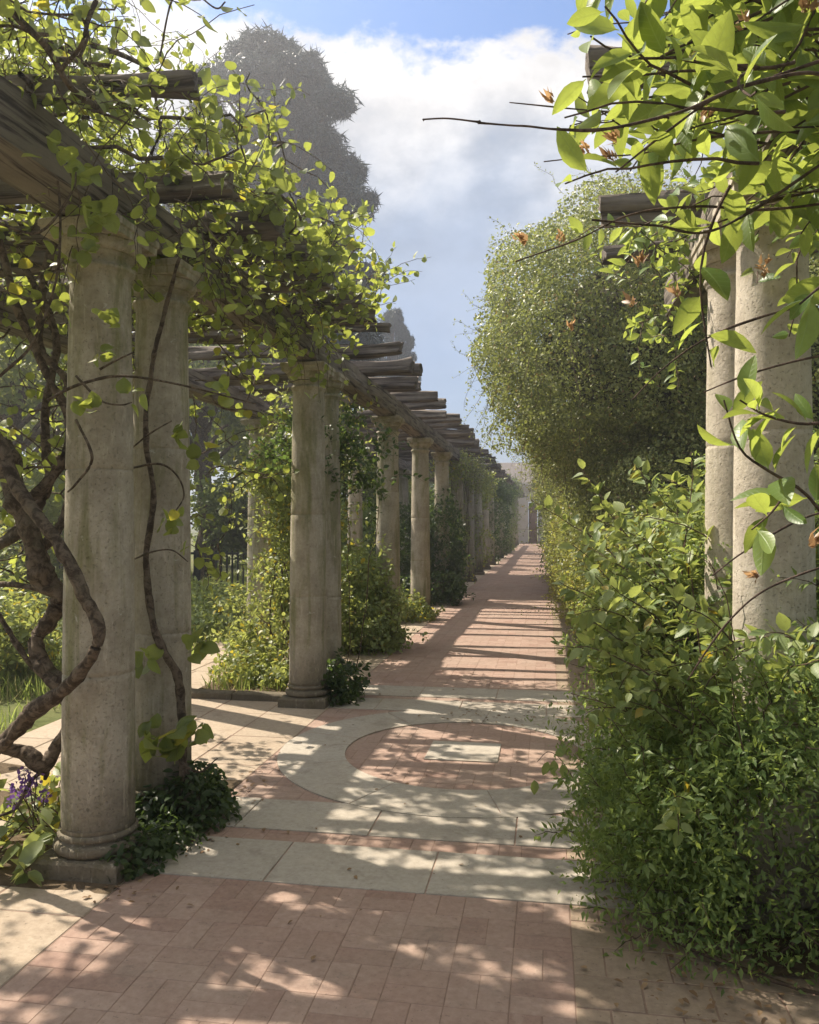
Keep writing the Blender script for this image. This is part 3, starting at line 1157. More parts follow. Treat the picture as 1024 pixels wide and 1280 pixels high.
# ---- the great creeper mass over the far right pergola ------------------------------
r = rng_(101)
root = plant('creeper_mass', 'huge rounded mass of small leaved creeper swallowing the right pergola', 'creeper', (1.3, 10, 0))
E = [(1.14, 10.3, 3.82, 1.98, 2.2, 1.64), (1.25, 14.0, 3.45, 1.65, 3.0, 1.45), (1.5, 18.5, 2.7, 1.7, 3.0, 1.5),
     (1.75, 9.6, 1.3, 1.45, 1.5, 1.6), (1.75, 12.2, 1.3, 1.6, 2.6, 1.7), (1.7, 17.0, 1.2, 1.6, 3.4, 1.7), (3.1, 8.9, 2.4, 1.6, 1.4, 2.3)]
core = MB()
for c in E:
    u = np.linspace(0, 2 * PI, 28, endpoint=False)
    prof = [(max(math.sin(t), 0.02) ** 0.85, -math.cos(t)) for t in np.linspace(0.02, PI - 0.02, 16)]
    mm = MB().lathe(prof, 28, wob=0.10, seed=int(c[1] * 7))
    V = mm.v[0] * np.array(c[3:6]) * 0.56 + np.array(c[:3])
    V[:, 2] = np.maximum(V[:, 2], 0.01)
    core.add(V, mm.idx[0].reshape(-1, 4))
put(core, 'shaded_twigs', 'shade_core', root)  # solid core for the twigs, inner shade put into its dark colour
m = MB()
pos, out = blobs(r, E, 1250000, 0.34, 0.12, 1.9, 2.5, 0.02)
gap = vnoise(pos * 3.1) + 0.6 * vnoise(pos * 7.3 + 4) > -0.48
pos, out = pos[gap], out[gap]   # thin spots open into the shaded inside
kp = (out @ norm(np.array((-0.75, -0.75, 0.25)))) > -0.35      # the far side faces away from the walk: fewer leaves there
kp |= r.random(len(kp)) < 0.15
pos, out = pos[kp], out[kp]
nn = len(pos)
nr = norm(0.7 * out + np.array((0, 0, .25)) + 0.8 * rnd_dir(r, nn))
m.leaves(pos, norm(np.cross(nr, rnd_dir(r, nn)) + np.array((0, 0, -0.25))), nr, 0.038 * r.uniform(0.6, 1.45, nn), T_DIA, r.uniform(0.8, 1.2, nn))
n = 900                         # wispy shoots standing off the outline
k = r.choice(len(pos), n)
sp = grow(r, pos[k], out[k] + np.array((-0.2, -0.1, 0.15)), r.uniform(0.25, 0.75, n), 7, 0.22, (0, 0, -0.03))
leaf_up(r, m, sp, 0.028, T_DIA, per=3, start=0.1)
n2 = 220                        # hanging strands under the bulge
hk = np.where((out[:, 2] < 0.2) & (pos[:, 0] < 0.5) & (pos[:, 2] > 1.6))[0]
hk = r.choice(hk, n2)
hp = grow(r, pos[hk], out[hk] * 0.5 + np.array((0, 0, -0.8)), r.uniform(0.3, 0.9, n2), 8, 0.15, (0, 0, -0.12))
leaf_up(r, m, hp, 0.034, T_DIA, per=4, start=0.05, droop=0.3)
put(m, 'foliage', 'hedge', root)
m = MB()
m.tubes(sp, taper(sp, np.full(n, 0.0035), np.full(n, 0.0012)), 3)
m.tubes(hp, taper(hp, np.full(n2, 0.004), np.full(n2, 0.0015)), 3)
put(m, 'stems', 'twig', root)

# ---- sunlit low growth along the foot of the mass -------------------------------------
r = rng_(111)
root = plant('low_hedge', 'sunlit yellow green low hedge along the foot of the big creeper mass', 'hedge', (0.9, 10.5, 0))
E = [(1.08, 8.0, 0.8, 0.75, 1.0, 0.95), (1.04, 9.6, 0.95, 0.75, 1.2, 1.15), (0.96, 11.6, 0.95, 0.75, 1.5, 1.25), (0.85, 14.0, 1.0, 0.78, 1.8, 1.35), (0.8, 17.0, 1.05, 0.8, 2.0, 1.45), (0.85, 20.5, 1.0, 0.8, 2.2, 1.4)]
m, st = MB(), MB()
pos, out = blob_leaves(r, m, E, 130000, 0.042, T_SMALL, depth=0.35, lump=0.28, freq=2.6, up=0.4, outw=0.5)
n = 900
k = r.choice(len(pos), n)
sp = grow(r, pos[k], out[k] + np.array((0, 0, 0.3)), r.uniform(0.12, 0.35, n) * np.where(pos[k, 0] < 0.4, 0.5, 1), 6, 0.2, (0, 0, -0.05))
leaf_up(r, m, sp, 0.040, T_SMALL, per=3, start=0.1)
st.tubes(sp, taper(sp, np.full(n, 0.0035), np.full(n, 0.0012)), 3)
put(m, 'foliage', 'sunny', root)
put(st, 'stems', 'twig', root)

# ---- hedge running on to the house ---------------------------------------------------
r = rng_(102)
root = plant('clipped_hedge', 'yellow green hedge along the right edge running on to the far house', 'hedge', (1.4, 30, 0))
E = [(1.25 + 0.1 * math.sin(y), y, 1.25, 1.35 + 0.12 * math.sin(y * 1.7), 3.6, 1.75 + 0.25 * math.sin(y * 0.9)) for y in np.arange(19, 60, 4.2)]
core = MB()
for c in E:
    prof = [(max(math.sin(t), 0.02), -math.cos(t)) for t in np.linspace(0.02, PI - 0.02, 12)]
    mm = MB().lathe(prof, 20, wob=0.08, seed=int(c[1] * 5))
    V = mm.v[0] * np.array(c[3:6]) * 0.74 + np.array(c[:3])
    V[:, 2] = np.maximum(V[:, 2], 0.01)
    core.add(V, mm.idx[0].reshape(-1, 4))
put(core, 'shaded_twigs', 'shade_core', root)  # solid core again, its dark colour stands for shade within the hedge
m = MB()
blob_leaves(r, m, E, 60000, 0.075, T_DIA, depth=0.28, lump=0.14, freq=1.0, up=0.3)
put(m, 'foliage', 'rose', root)

# ---- near right thicket --------------------------------------------------------------
r = rng_(103)
root = plant('jasmine_thicket', 'dense dark green thicket of small leaves round the foot of the sunlit right column', 'shrub', (0.95, 4.2, 0))
E = [(0.95, 3.32, 0.40, 0.80, 0.42, 0.62), (1.0, 3.42, 0.72, 0.62, 0.36, 0.46), (1.9, 3.2, 0.5, 0.7, 0.6, 0.7), (0.62, 3.75, 0.35, 0.50, 0.5, 0.55), (1.0, 3.65, 0.42, 0.86, 0.70, 0.62), (1.02, 4.5, 0.62, 0.80, 1.0, 0.85), (1.9, 3.9, 0.6, 0.9, 0.9, 0.95), (1.22, 5.6, 0.6, 0.90, 1.0, 0.85),
     (1.42, 7.0, 0.6, 0.92, 1.2, 0.85), (1.7, 5.4, 1.0, 0.9, 1.4, 1.1)]
m = MB()
pos, out = blob_leaves(r, m, E, 240000, 0.032, T_NARROW, depth=0.45, lump=0.38, freq=3.6, up=0.5, outw=0.5)
n = 1900
k = r.choice(len(pos), n)
sp = grow(r, pos[k], out[k] * 0.8 + np.array((0, 0, 0.5)), r.uniform(0.12, 0.32, n) * np.where(pos[k, 0] < 0.42, 0.35, 1), 6, 0.2, (0, 0, -0.08))
leaf_up(r, m, sp, 0.040, T_NARROW, per=3, start=0.1)
put(m, 'foliage', 'jasmine', root)
st = MB()
st.tubes(sp, taper(sp, np.full(n, 0.003), np.full(n, 0.0012)), 3)
nb = 260
b0 = np.stack([r.uniform(0.7, 1.9, nb), r.uniform(3.5, 7.0, nb), np.zeros(nb)], -1)
bp = grow(r, b0, np.stack([r.normal(0.05, 0.2, nb), r.normal(0, 0.25, nb), np.ones(nb)], -1), r.uniform(0.7, 1.6, nb), 9, 0.16, (0, 0, 0.03))
st.tubes(bp, taper(bp, r.uniform(0.004, 0.010, nb), np.full(nb, 0.002)), 4)
put(st, 'stems', 'twig', root)

# ---- rose climbing behind it ---------------------------------------------------------
r = rng_(104)
root = plant('climbing_rose', 'sunlit climbing rose with fresh green leaves leaning over the walk by the right columns', 'rose bush', (0.8, 5.2, 0))
n = 260
b0 = np.stack([r.uniform(0.52, 1.25, n), r.uniform(4.15, 6.2, n), r.uniform(0.3, 1.15, n)], -1)
b0[:, 0] += np.maximum(0, b0[:, 1] - 4.6) * 0.22
dd = np.stack([r.normal(0.0, 0.26, n), r.normal(-0.12, 0.35, n), np.ones(n)], -1)
bp = grow(r, b0, dd, r.uniform(0.5, 1.25, n), 11, 0.14, (-0.01, -0.01, -0.05))
m = MB(True)
leaf_up(r, m, bp, 0.074, T_OVAL, per=5, up=0.9, spread=1.1, start=0.2)
n3 = 170
k0 = np.stack([r.uniform(0.42, 1.3, n3), r.uniform(3.35, 5.4, n3), r.uniform(0.55, 1.15, n3)], -1)
kp = grow(r, k0, np.stack([r.normal(-0.3, 0.3, n3), r.normal(-0.5, 0.3, n3), r.uniform(0.1, 0.9, n3)], -1), r.uniform(0.25, 0.55, n3), 8, 0.16, (0, 0, -0.08))
leaf_up(r, m, kp, 0.062, T_OVAL, per=4, up=1.0, start=0.35)
put(m, 'foliage', 'rose', root)
st = MB()
st.tubes(bp, taper(bp, np.full(n, 0.006), np.full(n, 0.002)), 4)
st.tubes(kp, taper(kp, np.full(n3, 0.004), np.full(n3, 0.0015)), 4)
put(st, 'stems', 'twig', root)
fl = MB()
for c in (P(990, 846, 3.3), P(1004, 862, 3.35), P(846, 690, 4.6), P(896, 785, 4.0)):
    d = rnd_dir(r, 7)
    fl = MB().leaves(np.repeat(c[None], 7, 0), d + np.array((-0.5, -0.5, 0.3)), rnd_dir(r, 7), np.full(7, 0.035), T_ROUND)
    put(fl, 'flower', 'white', root)

# ---- vine on the right pergola, near, with big leaves --------------------------------
r = rng_(105)
root = plant('honeysuckle_vine', 'vine with large bright green leaves arching over the walk at upper right, nearest the viewer', 'climbing plant', (1.3, 2.0, 2.6))
m, st = MB(True), MB()
n = 120
px = r.uniform(880, 1230, n); py = r.uniform(-150, 235, n); d = r.uniform(1.4, 2.3, n)
b0 = np.array([P(a, b, c) for a, b, c in zip(px, py, d)])
dd = -C_R[None] * r.uniform(0.7, 1.2, n)[:, None] + np.stack([r.normal(0, .3, n), r.normal(-0.1, .3, n), r.normal(0.0, .32, n)], -1)
bp = grow(r, b0, dd, r.uniform(0.18, 0.42, n), 9, 0.10, (0, 0, -0.02))
leaf_up(r, m, bp, 0.080, T_BIG, per=1, up=0.6, spread=0.8, start=0.1, szj=0.45)
st.tubes(bp, taper(bp, np.full(n, 0.0035), np.full(n, 0.0016)), 5)
# filling leaves further in, over the rafters
n4 = 150
b1 = np.stack([r.uniform(0.75, 2.6, n4), r.uniform(1.5, 5.0, n4), r.uniform(3.15, 3.85, n4)], -1)
p4 = grow(r, b1, np.stack([r.normal(-0.4, .7, n4), r.normal(0, .7, n4), r.normal(0, .4, n4)], -1), r.uniform(0.4, 0.9, n4), 9, 0.2, (0, 0, -0.05))
leaf_up(r, m, p4, 0.078, T_BIG, per=2, up=0.6)
st.tubes(p4, taper(p4, np.full(n4, 0.005), np.full(n4, 0.002)), 4)
nq = 330                         # the same vine's roof above and behind the viewer
bq = np.stack([r.uniform(0.5, 3.0, nq), r.uniform(-2.4, 1.6, nq), r.uniform(3.4, 3.8, nq)], -1)
pq = grow(r, bq, np.stack([r.normal(0, .7, nq), r.normal(0, .7, nq), r.normal(0, .25, nq)], -1), r.uniform(0.4, 1.0, nq), 9, 0.2, (0, 0, -0.03))
mq, sq = MB(), MB()
leaf_up(r, mq, pq, 0.085, T_BIG, per=2, up=0.8)
sq.tubes(pq, taper(pq, np.full(nq, 0.005), np.full(nq, 0.002)), 4)
rq = plant('roof_vine', 'leafy vine roofing the right pergola behind the viewer', 'climbing plant', (1.7, -0.5, 3.5))
put(mq, 'foliage', 'big', rq)
put(sq, 'stems', 'redtwig', rq)
n5 = 32                          # leaves hanging before the right columns' heads
b2 = np.stack([r.uniform(0.62, 1.3, n5), r.uniform(2.3, 3.6, n5), r.uniform(2.6, 3.3, n5)], -1)
p5 = grow(r, b2, np.stack([r.normal(-0.5, .5, n5), r.normal(-0.3, .5, n5), r.normal(-0.2, .4, n5)], -1), r.uniform(0.3, 0.7, n5), 9, 0.18, (0, 0, -0.06))
leaf_up(r, m, p5, 0.070, T_BIG, per=2, up=0.6)
st.tubes(p5, taper(p5, np.full(n5, 0.004), np.full(n5, 0.002)), 4)
n6 = 20                          # leaves round the cut beam end and the rafter over it
b2 = np.stack([r.uniform(0.5, 1.1, n6), r.uniform(4.6, 6.1, n6), r.uniform(2.85, 3.35, n6)], -1)
p6 = grow(r, b2, np.stack([r.normal(-0.2, .5, n6), r.normal(-0.3, .5, n6), r.normal(-0.2, .4, n6)], -1), r.uniform(0.3, 0.6, n6), 9, 0.18, (0, 0, -0.06))
leaf_up(r, m, p6, 0.065, T_BIG, per=2, up=0.6)
st.tubes(p6, taper(p6, np.full(n6, 0.004), np.full(n6, 0.002)), 4)
# the sprig before the column
for rows in ([(1060, 690, 1.5, .003), (1010, 620, 1.45, .003), (960, 588, 1.4, .0026), (925, 560, 1.38, .002), (905, 500, 1.36, .0015)],
             [(1060, 520, 1.3, .003), (1010, 530, 1.3, .0026), (960, 520, 1.3, .002), (925, 500, 1.3, .0015)],
             [(985, 612, 1.42, .0025), (965, 640, 1.4, .002), (940, 662, 1.38, .0015)],
             [(1080, 330, 1.25, .003), (1035, 352, 1.22, .0025), (1000, 380, 1.2, .0015)]):
    q = smooth_path(px_path(rows), 4)
    pp = q[None, :, :3]
    st.tubes(pp, np.abs(q[None, :, 3]), 5)
    leaf_up(r, m, pp, 0.068, T_BIG, per=1, up=0.5, spread=0.9, start=0.25, szj=0.25)
# long bare shoots
for rows in ([(1100, 140, 1.25, .0032), (1024, 92, 1.25, .003), (930, 108, 1.22, .0028), (850, 140, 1.2, .0026), (760, 161, 1.2, .0024), (700, 162, 1.2, .0019), (660, 158, 1.2, .0017), (640, 157, 1.2, .0016), (603, 154, 1.2, .0016), (599, 153, 1.2, .0028), (594, 152, 1.2, .0014), (560, 148, 1.2, .0012), (533, 149, 1.2, .0012), (529, 150, 1.2, .002)],
             [(1080, 60, 1.4, .003), (1000, 85, 1.4, .003), (900, 120, 1.4, .0026), (840, 160, 1.4, .002), (770, 215, 1.4, .0016)],
             [(1060, 165, 1.7, .003), (960, 165, 1.7, .003), (870, 175, 1.7, .0026), (800, 192, 1.7, .002), (735, 196, 1.7, .0016), (680, 202, 1.7, .0012)],
             [(1060, 250, 1.8, .0035), (960, 262, 1.8, .003), (870, 258, 1.8, .0028), (790, 268, 1.8, .0024), (720, 300, 1.8, .002), (645, 327, 1.8, .0016)],
             [(1050, 190, 1.6, .003), (900, 285, 1.6, .003), (820, 282, 1.6, .0026), (740, 275, 1.6, .0022)],
             [(1010, 380, 2.0, .003), (940, 400, 2.0, .003), (880, 425, 2.0, .0026), (830, 460, 2.0, .002), (790, 500, 2.0, .0016)],
             [(1060, 440, 1.9, .003), (1000, 450, 1.9, .003), (930, 470, 1.9, .0025), (880, 490, 1.9, .002)],
             [(1060, 700, 2.2, .0035), (1000, 718, 2.2, .0032), (945, 745, 2.2, .003), (900, 790, 2.3, .0028), (860, 850, 2.4, .0022)],
             [(1070, 630, 2.0, .003), (1000, 650, 2.0, .003), (930, 690, 2.0, .0026), (890, 720, 2.0, .002)],
             [(860, 130, 1.9, .002), (790, 140, 1.9, .002), (720, 136, 1.9, .0018), (637, 128, 1.9, .0014)],
             [(780, 160, 1.9, .002), (745, 135, 1.9, .0016), (718, 118, 1.9, .0012)]):
    woody(st, px_path(rows), 7, 0.22, 14)
put(m, 'foliage', 'big', root)
put(st, 'stems', 'redtwig', root)
cp = MB()
for a, b, dpt, k, sz in ((690, 125, 1.9, 7, .03), (655, 300, 1.8, 5, .035), (770, 175, 1.7, 8, .03), (712, 192, 1.7, 6, .026), (735, 190, 1.7, 6, .03), (700, 300, 1.9, 4, .03),
                         (800, 330, 2.0, 7, .035), (845, 370, 2.0, 7, .03), (790, 380, 2.2, 7, .035), (715, 410, 2.2, 5, .03), (880, 150, 1.5, 8, .03), (930, 30, 1.5, 8, .03),
                         (1010, 10, 1.4, 8, .035), (955, 335, 1.6, 8, .03), (880, 60, 1.5, 8, .03), (945, 720, 2.2, 7, .045), (765, 200, 1.7, 8, .034), (1015, 680, 1.7, 6, .04)):
    c = P(a, b, dpt)
    dd = rnd_dir(r, k) + np.array((-0.2, 0, 0.45))
    k += 5
    dd = 0.55 * rnd_dir(r, k) + norm(rnd_dir(r, 1) + np.array((-0.5, 0, 0.7)))
    cp.leaves(c + rnd_dir(r, k) * 0.009, dd, rnd_dir(r, k), 0.80 * sz * r.uniform(0.6, 1.4, k), T_NARROW)
put(cp, 'young_leaves', 'copper', root)

# ---- left vine: twisted stems, canopy of round leaves ---------------------------------
r = rng_(106)
root = plant('twisted_vine', 'old vine with thick twisted stems and round backlit leaves over the nearest left columns', 'climbing plant', (-2.5, 4.0, 0))
st = MB()
for rows, sd in (([(-60, 470, 3.9, .036), (0, 556, 3.75, .033), (23, 611, 3.65, .031), (78, 689, 3.5, .028), (105, 744, 3.45, .026), (125, 785, 3.42, .025), (112, 826, 3.45, .027), (80, 862, 3.55, .028), (40, 892, 3.65, .034), (0, 930, 3.75, .036), (-50, 955, 3.9, .04), (-90, 1010, 4.0, .05)], 1),
                 ([(-70, 520, 4.4, .05), (0, 560, 4.3, .055), (15, 610, 4.25, .056), (38, 670, 4.2, .055), (55, 720, 4.2, .052), (78, 745, 4.2, .045), (62, 775, 4.2, .042), (46, 800, 4.2, .042), (62, 840, 4.15, .04), (85, 870, 4.1, .045), (100, 905, 4.1, .05)], 2),
                 ([(-60, 900, 4.0, .03), (0, 931, 4.0, .03), (26, 940, 4.0, .032), (54, 955, 4.0, .036), (75, 925, 4.05, .034), (98, 890, 4.1, .03)], 3),
                 ([(54, 955, 4.0, .02), (58, 965, 4.0, .018), (56, 975, 4.0, .012)], 4),
                 ([(60, 960, 4.0, .012), (40, 975, 3.95, .010), (20, 1010, 3.95, .008), (0, 1020, 3.95, .008)], 5),
                 ([(20, 640, 4.3, .035), (70, 590, 4.35, .03), (90, 530, 4.4, .026), (60, 470, 4.4, .024), (20, 380, 4.4, .02), (0, 300, 4.4, .02)], 6),
                 ([(40, 700, 4.4, .03), (85, 640, 4.5, .028), (98, 560, 4.55, .025), (85, 480, 4.6, .022), (50, 430, 4.7, .02), (60, 330, 4.8, .02), (90, 260, 4.9, .02)], 7),
                 ([(-20, 690, 4.5, .03), (30, 660, 4.6, .03), (60, 600, 4.7, .026), (55, 520, 4.8, .024), (70, 420, 4.9, .02), (30, 330, 5, .02)], 8),
                 ([(78, 745, 4.3, .02), (40, 735, 4.4, .018), (0, 730, 4.5, .016), (-40, 735, 4.6, .016)], 9),
                 ([(70, 860, 4.4, .018), (30, 820, 4.4, .016), (0, 770, 4.5, .014), (-30, 740, 4.5, .012)], 10),
                 ([(230, 975, 4.35, .022), (228, 900, 4.3, .02), (222, 845, 4.28, .02), (205, 815, 4.28, .02), (192, 780, 4.3, .02), (183, 700, 4.3, .018), (192, 620, 4.3, .016), (182, 540, 4.3, .014), (190, 460, 4.3, .012), (206, 390, 4.25, .010), (222, 330, 4.2, .008), (240, 285, 4.2, .005)], 11),
                 ([(200, 1000, 4.4, .03), (178, 975, 4.4, .03), (168, 950, 4.4, .028), (172, 930, 4.5, .02)], 12)):
    woody(st, px_path(rows), 12, 0.24, 10, sd)
    q = np.array(px_path(rows))
    if q[0, 3] > 0.027:            # a second strand twisting round the first
        k = np.arange(len(q))
        q[:, 0] += 0.8 * q[:, 3] * np.cos(k * 1.9 + sd); q[:, 1] += 0.8 * q[:, 3] * np.sin(k * 1.9 + sd); q[:, 2] += 0.5 * q[:, 3] * np.sin(k * 1.3)
        q[:, 3] *= 0.62
        woody(st, q, 9, 0.24, 10, sd + 50)
# thinner twigs against the columns
for rows in ([(60, 500, 3.6, .007), (100, 480, 3.55, .007), (150, 470, 3.55, .006), (210, 478, 3.55, .005), (270, 492, 3.7, .004), (320, 505, 3.9, .003)],
             [(95, 470, 3.55, .006), (125, 500, 3.5, .005), (150, 506, 3.5, .004), (165, 503, 3.5, .003)],
             [(95, 525, 3.55, .006), (112, 560, 3.5, .006), (113, 580, 3.5, .006), (95, 605, 3.5, .005), (85, 615, 3.55, .004)],
             [(125, 462, 3.5, .005), (150, 448, 3.5, .004), (168, 440, 3.5, .003)],
             [(165, 560, 4.2, .005), (190, 540, 4.1, .0045), (215, 526, 4.1, .003)],
             [(165, 585, 4.2, .006), (200, 580, 4.1, .006), (222, 595, 4.1, .005), (230, 620, 4.1, .004), (215, 645, 4.1, .003)],
             [(165, 700, 4.2, .005), (190, 690, 4.1, .005), (215, 688, 4.1, .004), (235, 702, 4.1, .003)],
             [(205, 930, 4.2, .006), (245, 965, 4.1, .005), (272, 948, 4.1, .003)],
             [(0, 470, 3.4, .006), (40, 430, 3.4, .006), (70, 350, 3.4, .005), (75, 260, 3.4, .005), (65, 180, 3.4, .004)],
             [(0, 280, 3.0, .006), (50, 290, 3.0, .005), (90, 240, 3.0, .004), (95, 215, 3.0, .003)],
             [(95, 10, 2.9, .006), (110, 40, 2.9, .006), (100, 70, 2.9, .006)],
             [(120, 0, 2.8, .008), (110, 25, 2.8, .008), (102, 55, 2.8, .008), (75, 90, 2.9, .008)],
             [(200, 70, 3.2, .004), (215, 0, 3.1, .004), (240, -10, 3.1, .0035), (270, 10, 3.1, .003), (282, 2, 3.1, .0025)],
             [(0, 0, 2.8, .012), (30, 30, 2.8, .012), (60, 60, 2.9, .012), (90, 110, 3.0, .012), (130, 140, 3.2, .012)]):
    woody(st, px_path(rows), 6, 0.12, 6)
m = MB(True)
# runners lying over the rafters
n = 210
b0 = np.stack([r.uniform(-4.3, -1.7, n), r.uniform(1.8, 6.8, n), r.uniform(3.32, 3.52, n)], -1)
rp = grow(r, b0, np.stack([r.normal(0.2, .8, n), r.normal(0.1, .8, n), r.normal(0, .12, n)], -1), r.uniform(0.7, 1.9, n), 14, 0.28, (0, 0, 0.0))
rp[..., 2] = np.clip(rp[..., 2], 3.28, 3.75)
rp[..., 0] = np.minimum(rp[..., 0], -1.42 + 0.1 * vnoise(rp * 6))
st.tubes(rp, taper(rp, r.uniform(0.005, 0.013, n), np.full(n, 0.003)), 5)
nq = 200                         # roof above and behind the viewer
bq = np.stack([r.uniform(-4.4, -1.5, nq), r.uniform(-2.4, 1.7, nq), r.uniform(3.42, 3.7, nq)], -1)
pq = grow(r, bq, np.stack([r.normal(0, .8, nq), r.normal(0, .8, nq), r.normal(0, .15, nq)], -1), r.uniform(0.6, 1.4, nq), 12, 0.25, (0, 0, 0))
mq, sq = MB(), MB()
sq.tubes(pq, taper(pq, np.full(nq, 0.007), np.full(nq, 0.002)), 4)
leaf_up(r, mq, pq, 0.075, T_ROUND, per=2, up=0.8)
rq = plant('roof_vine', 'leafy vine roofing the left pergola behind the viewer', 'climbing plant', (-2.9, -0.5, 3.5))
put(mq, 'foliage', 'vine', rq)
put(sq, 'stems', 'bark', rq)
# leafy shoots rising and arching off them
n = 900
k = r.integers(0, len(rp), n); q = r.integers(2, 14, n)
s0 = rp[k, q]
sp = grow(r, s0, np.stack([r.normal(0.35, .6, n), r.normal(-0.05, .6, n), r.normal(0.3, .5, n)], -1), r.uniform(0.2, 0.55, n), 8, 0.2, (0, 0, -0.02))
st.tubes(sp, taper(sp, np.full(n, 0.0035), np.full(n, 0.0015)), 4)
leaf_up(r, m, sp, 0.053, T_ROUND, per=1, up=0.7, spread=0.9, start=0.25)
leaf_up(r, m, rp, 0.056, T_ROUND, per=1, up=0.7, start=0.2)
# tall fresh shoots on the outline towards the walk
n = 64
s0 = np.stack([r.uniform(-1.9, -1.5, n), r.uniform(3.6, 6.6, n), r.uniform(3.25, 3.5, n)], -1)
tp = grow(r, s0, np.stack([r.normal(0.35, .35, n), r.normal(-0.1, .4, n), r.normal(0.25, .4, n)], -1), r.uniform(0.2, 0.45, n), 9, 0.16, (0, 0, -0.02))
st.tubes(tp, taper(tp, np.full(n, 0.004), np.full(n, 0.0015)), 4)
leaf_up(r, m, tp, 0.062, T_ROUND, per=2, up=0.7, spread=0.8, start=0.2)
# sprays hanging below the beams on the walk side and between the columns
n = 70
s0 = np.stack([r.uniform(-2.2, -1.55, n), r.uniform(3.0, 6.6, n), r.uniform(3.0, 3.32, n)], -1)
hp = grow(r, s0, np.stack([r.normal(0.2, .4, n), r.normal(-0.1, .5, n), r.normal(-0.4, .3, n)], -1), r.uniform(0.25, 0.75, n), 9, 0.2, (0, 0, -0.08))
st.tubes(hp, taper(hp, np.full(n, 0.004), np.full(n, 0.0015)), 4)
leaf_up(r, m, hp, 0.056, T_ROUND, per=1, up=0.7, start=0.3)
# leafy tangle between the two rows, left of the near column
n = 150
s0 = np.stack([r.uniform(-4.0, -2.4, n), r.uniform(3.9, 6.8, n), r.uniform(1.4, 3.3, n)], -1)
lp = grow(r, s0, rnd_dir(r, n) + np.array((0, 0, 0.1)), r.uniform(0.35, 0.9, n), 9, 0.25, (0, 0, -0.03))
st.tubes(lp, taper(lp, r.uniform(0.004, 0.009, n), np.full(n, 0.002)), 4)
leaf_up(r, m, lp, 0.058, T_ROUND, per=1, up=0.6, start=0.25)
# single leaf sprays seen in front of the columns
for a, b, dpt, kk, sz in ((205, 655, 4.05, 5, .075), (228, 545, 4.05, 5, .07), (240, 690, 4.1, 4, .07), (170, 495, 3.5, 4, .06), (105, 510, 3.5, 7, .06), (130, 445, 3.5, 5, .06),
                          (255, 570, 4.3, 6, .075), (200, 935, 4.05, 8, .10), (225, 920, 4.05, 8, .10), (185, 915, 4.1, 6, .10), (250, 925, 4.05, 6, .085), (240, 810, 4.2, 8, .085), (180, 830, 4.2, 6, .085),
                          (215, 640, 4.0, 4, .06), (270, 495, 3.8, 6, .07), (130, 395, 3.4, 5, .07), (60, 190, 3.1, 7, .07), (100, 215, 3.1, 7, .075), (110, 300, 3.3, 7, .08), (125, 260, 3.2, 6, .075)):
    c = P(a, b, dpt)
    dd = rnd_dir(r, kk)
    m.leaves(c + rnd_dir(r, kk) * 0.05, dd, norm(np.array((0, -0.4, 0.8)) + 0.7 * rnd_dir(r, kk)), sz * r.uniform(0.7, 1.2, kk), T_ROUND)
put(m, 'foliage', 'vine', root)
put(st, 'stems', 'bark', root)

# ---- fine old tendrils at upper left: a second, thin leaved climber --------------------
r = rng_(107)
root = plant('wispy_climber', 'fine stemmed climber with tiny pale leaves tangled over the beam at upper left', 'climbing plant', (-2.3, 2.6, 3.4))
n = 170
s0 = np.stack([r.uniform(-2.5, -1.7, n), r.uniform(2.1, 4.6, n), r.uniform(3.35, 3.7, n)], -1)
sp = grow(r, s0, np.stack([r.normal(0.1, .7, n), r.normal(0, .7, n), r.normal(0.15, .45, n)], -1), r.uniform(0.35, 0.9, n), 14, 0.30, (0, 0, -0.04))
m, st = MB(), MB()
st.tubes(sp, taper(sp, np.full(n, 0.0028), np.full(n, 0.001)), 4)
leaf_up(r, m, sp, 0.026, T_MED, per=2, start=0.1)
put(m, 'foliage', 'rose', root)
put(st, 'stems', 'twig', root)

# ---- shrubs between and behind the left columns ---------------------------------------
def shrub(seed, name, label, cat, E, nleaf, size, T, mat, stems=14, shoots=0, shoot_len=(0.2, 0.5), shoot_leaf=None, depth=0.7, lump=0.25, freq=2.2, group=None, per=2, up=0.5, stem_r=(0.006, 0.016)):
    r = rng_(seed)
    E = np.array(E, dtype=float)
    base = np.array((E[:, 0].mean(), E[:, 1].mean(), 0.0))
    root = plant(name, label, cat, base, group)
    m, st = MB(), MB()
    pos, out = blob_leaves(r, m, E, nleaf, size, T, depth=depth, lump=lump, freq=freq, up=up, outw=0.4)
    if stems:
        k = r.choice(len(pos), stems)
        b0 = base + np.stack([r.normal(0, .10, stems), r.normal(0, .10, stems), np.zeros(stems)], -1)
        t = np.linspace(0, 1, 10)[None, :, None]
        path = b0[:, None] * (1 - t) + pos[k][:, None] * t
        path = path + 0.10 * np.sin(t * PI) * rnd_dir(r, stems)[:, None] + 0.02 * r.normal(size=path.shape) * np.sin(t * PI)
        st.tubes(path, taper(path, r.uniform(*stem_r, stems), np.full(stems, 0.003)), 5)
    if shoots:
        k = r.choice(len(pos), shoots)
        sp = grow(r, pos[k], out[k] + np.array((0, 0, 0.4)), r.uniform(*shoot_len, shoots), 7, 0.2, (0, 0, -0.06))
        leaf_up(r, m, sp, shoot_leaf or size, T, per=per, start=0.1)
        st.tubes(sp, taper(sp, np.full(shoots, 0.003), np.full(shoots, 0.0012)), 3)
    put(m, 'foliage', mat, root)
    if st.v:
        o = put(st, 'stems', 'twig', root)
    return root


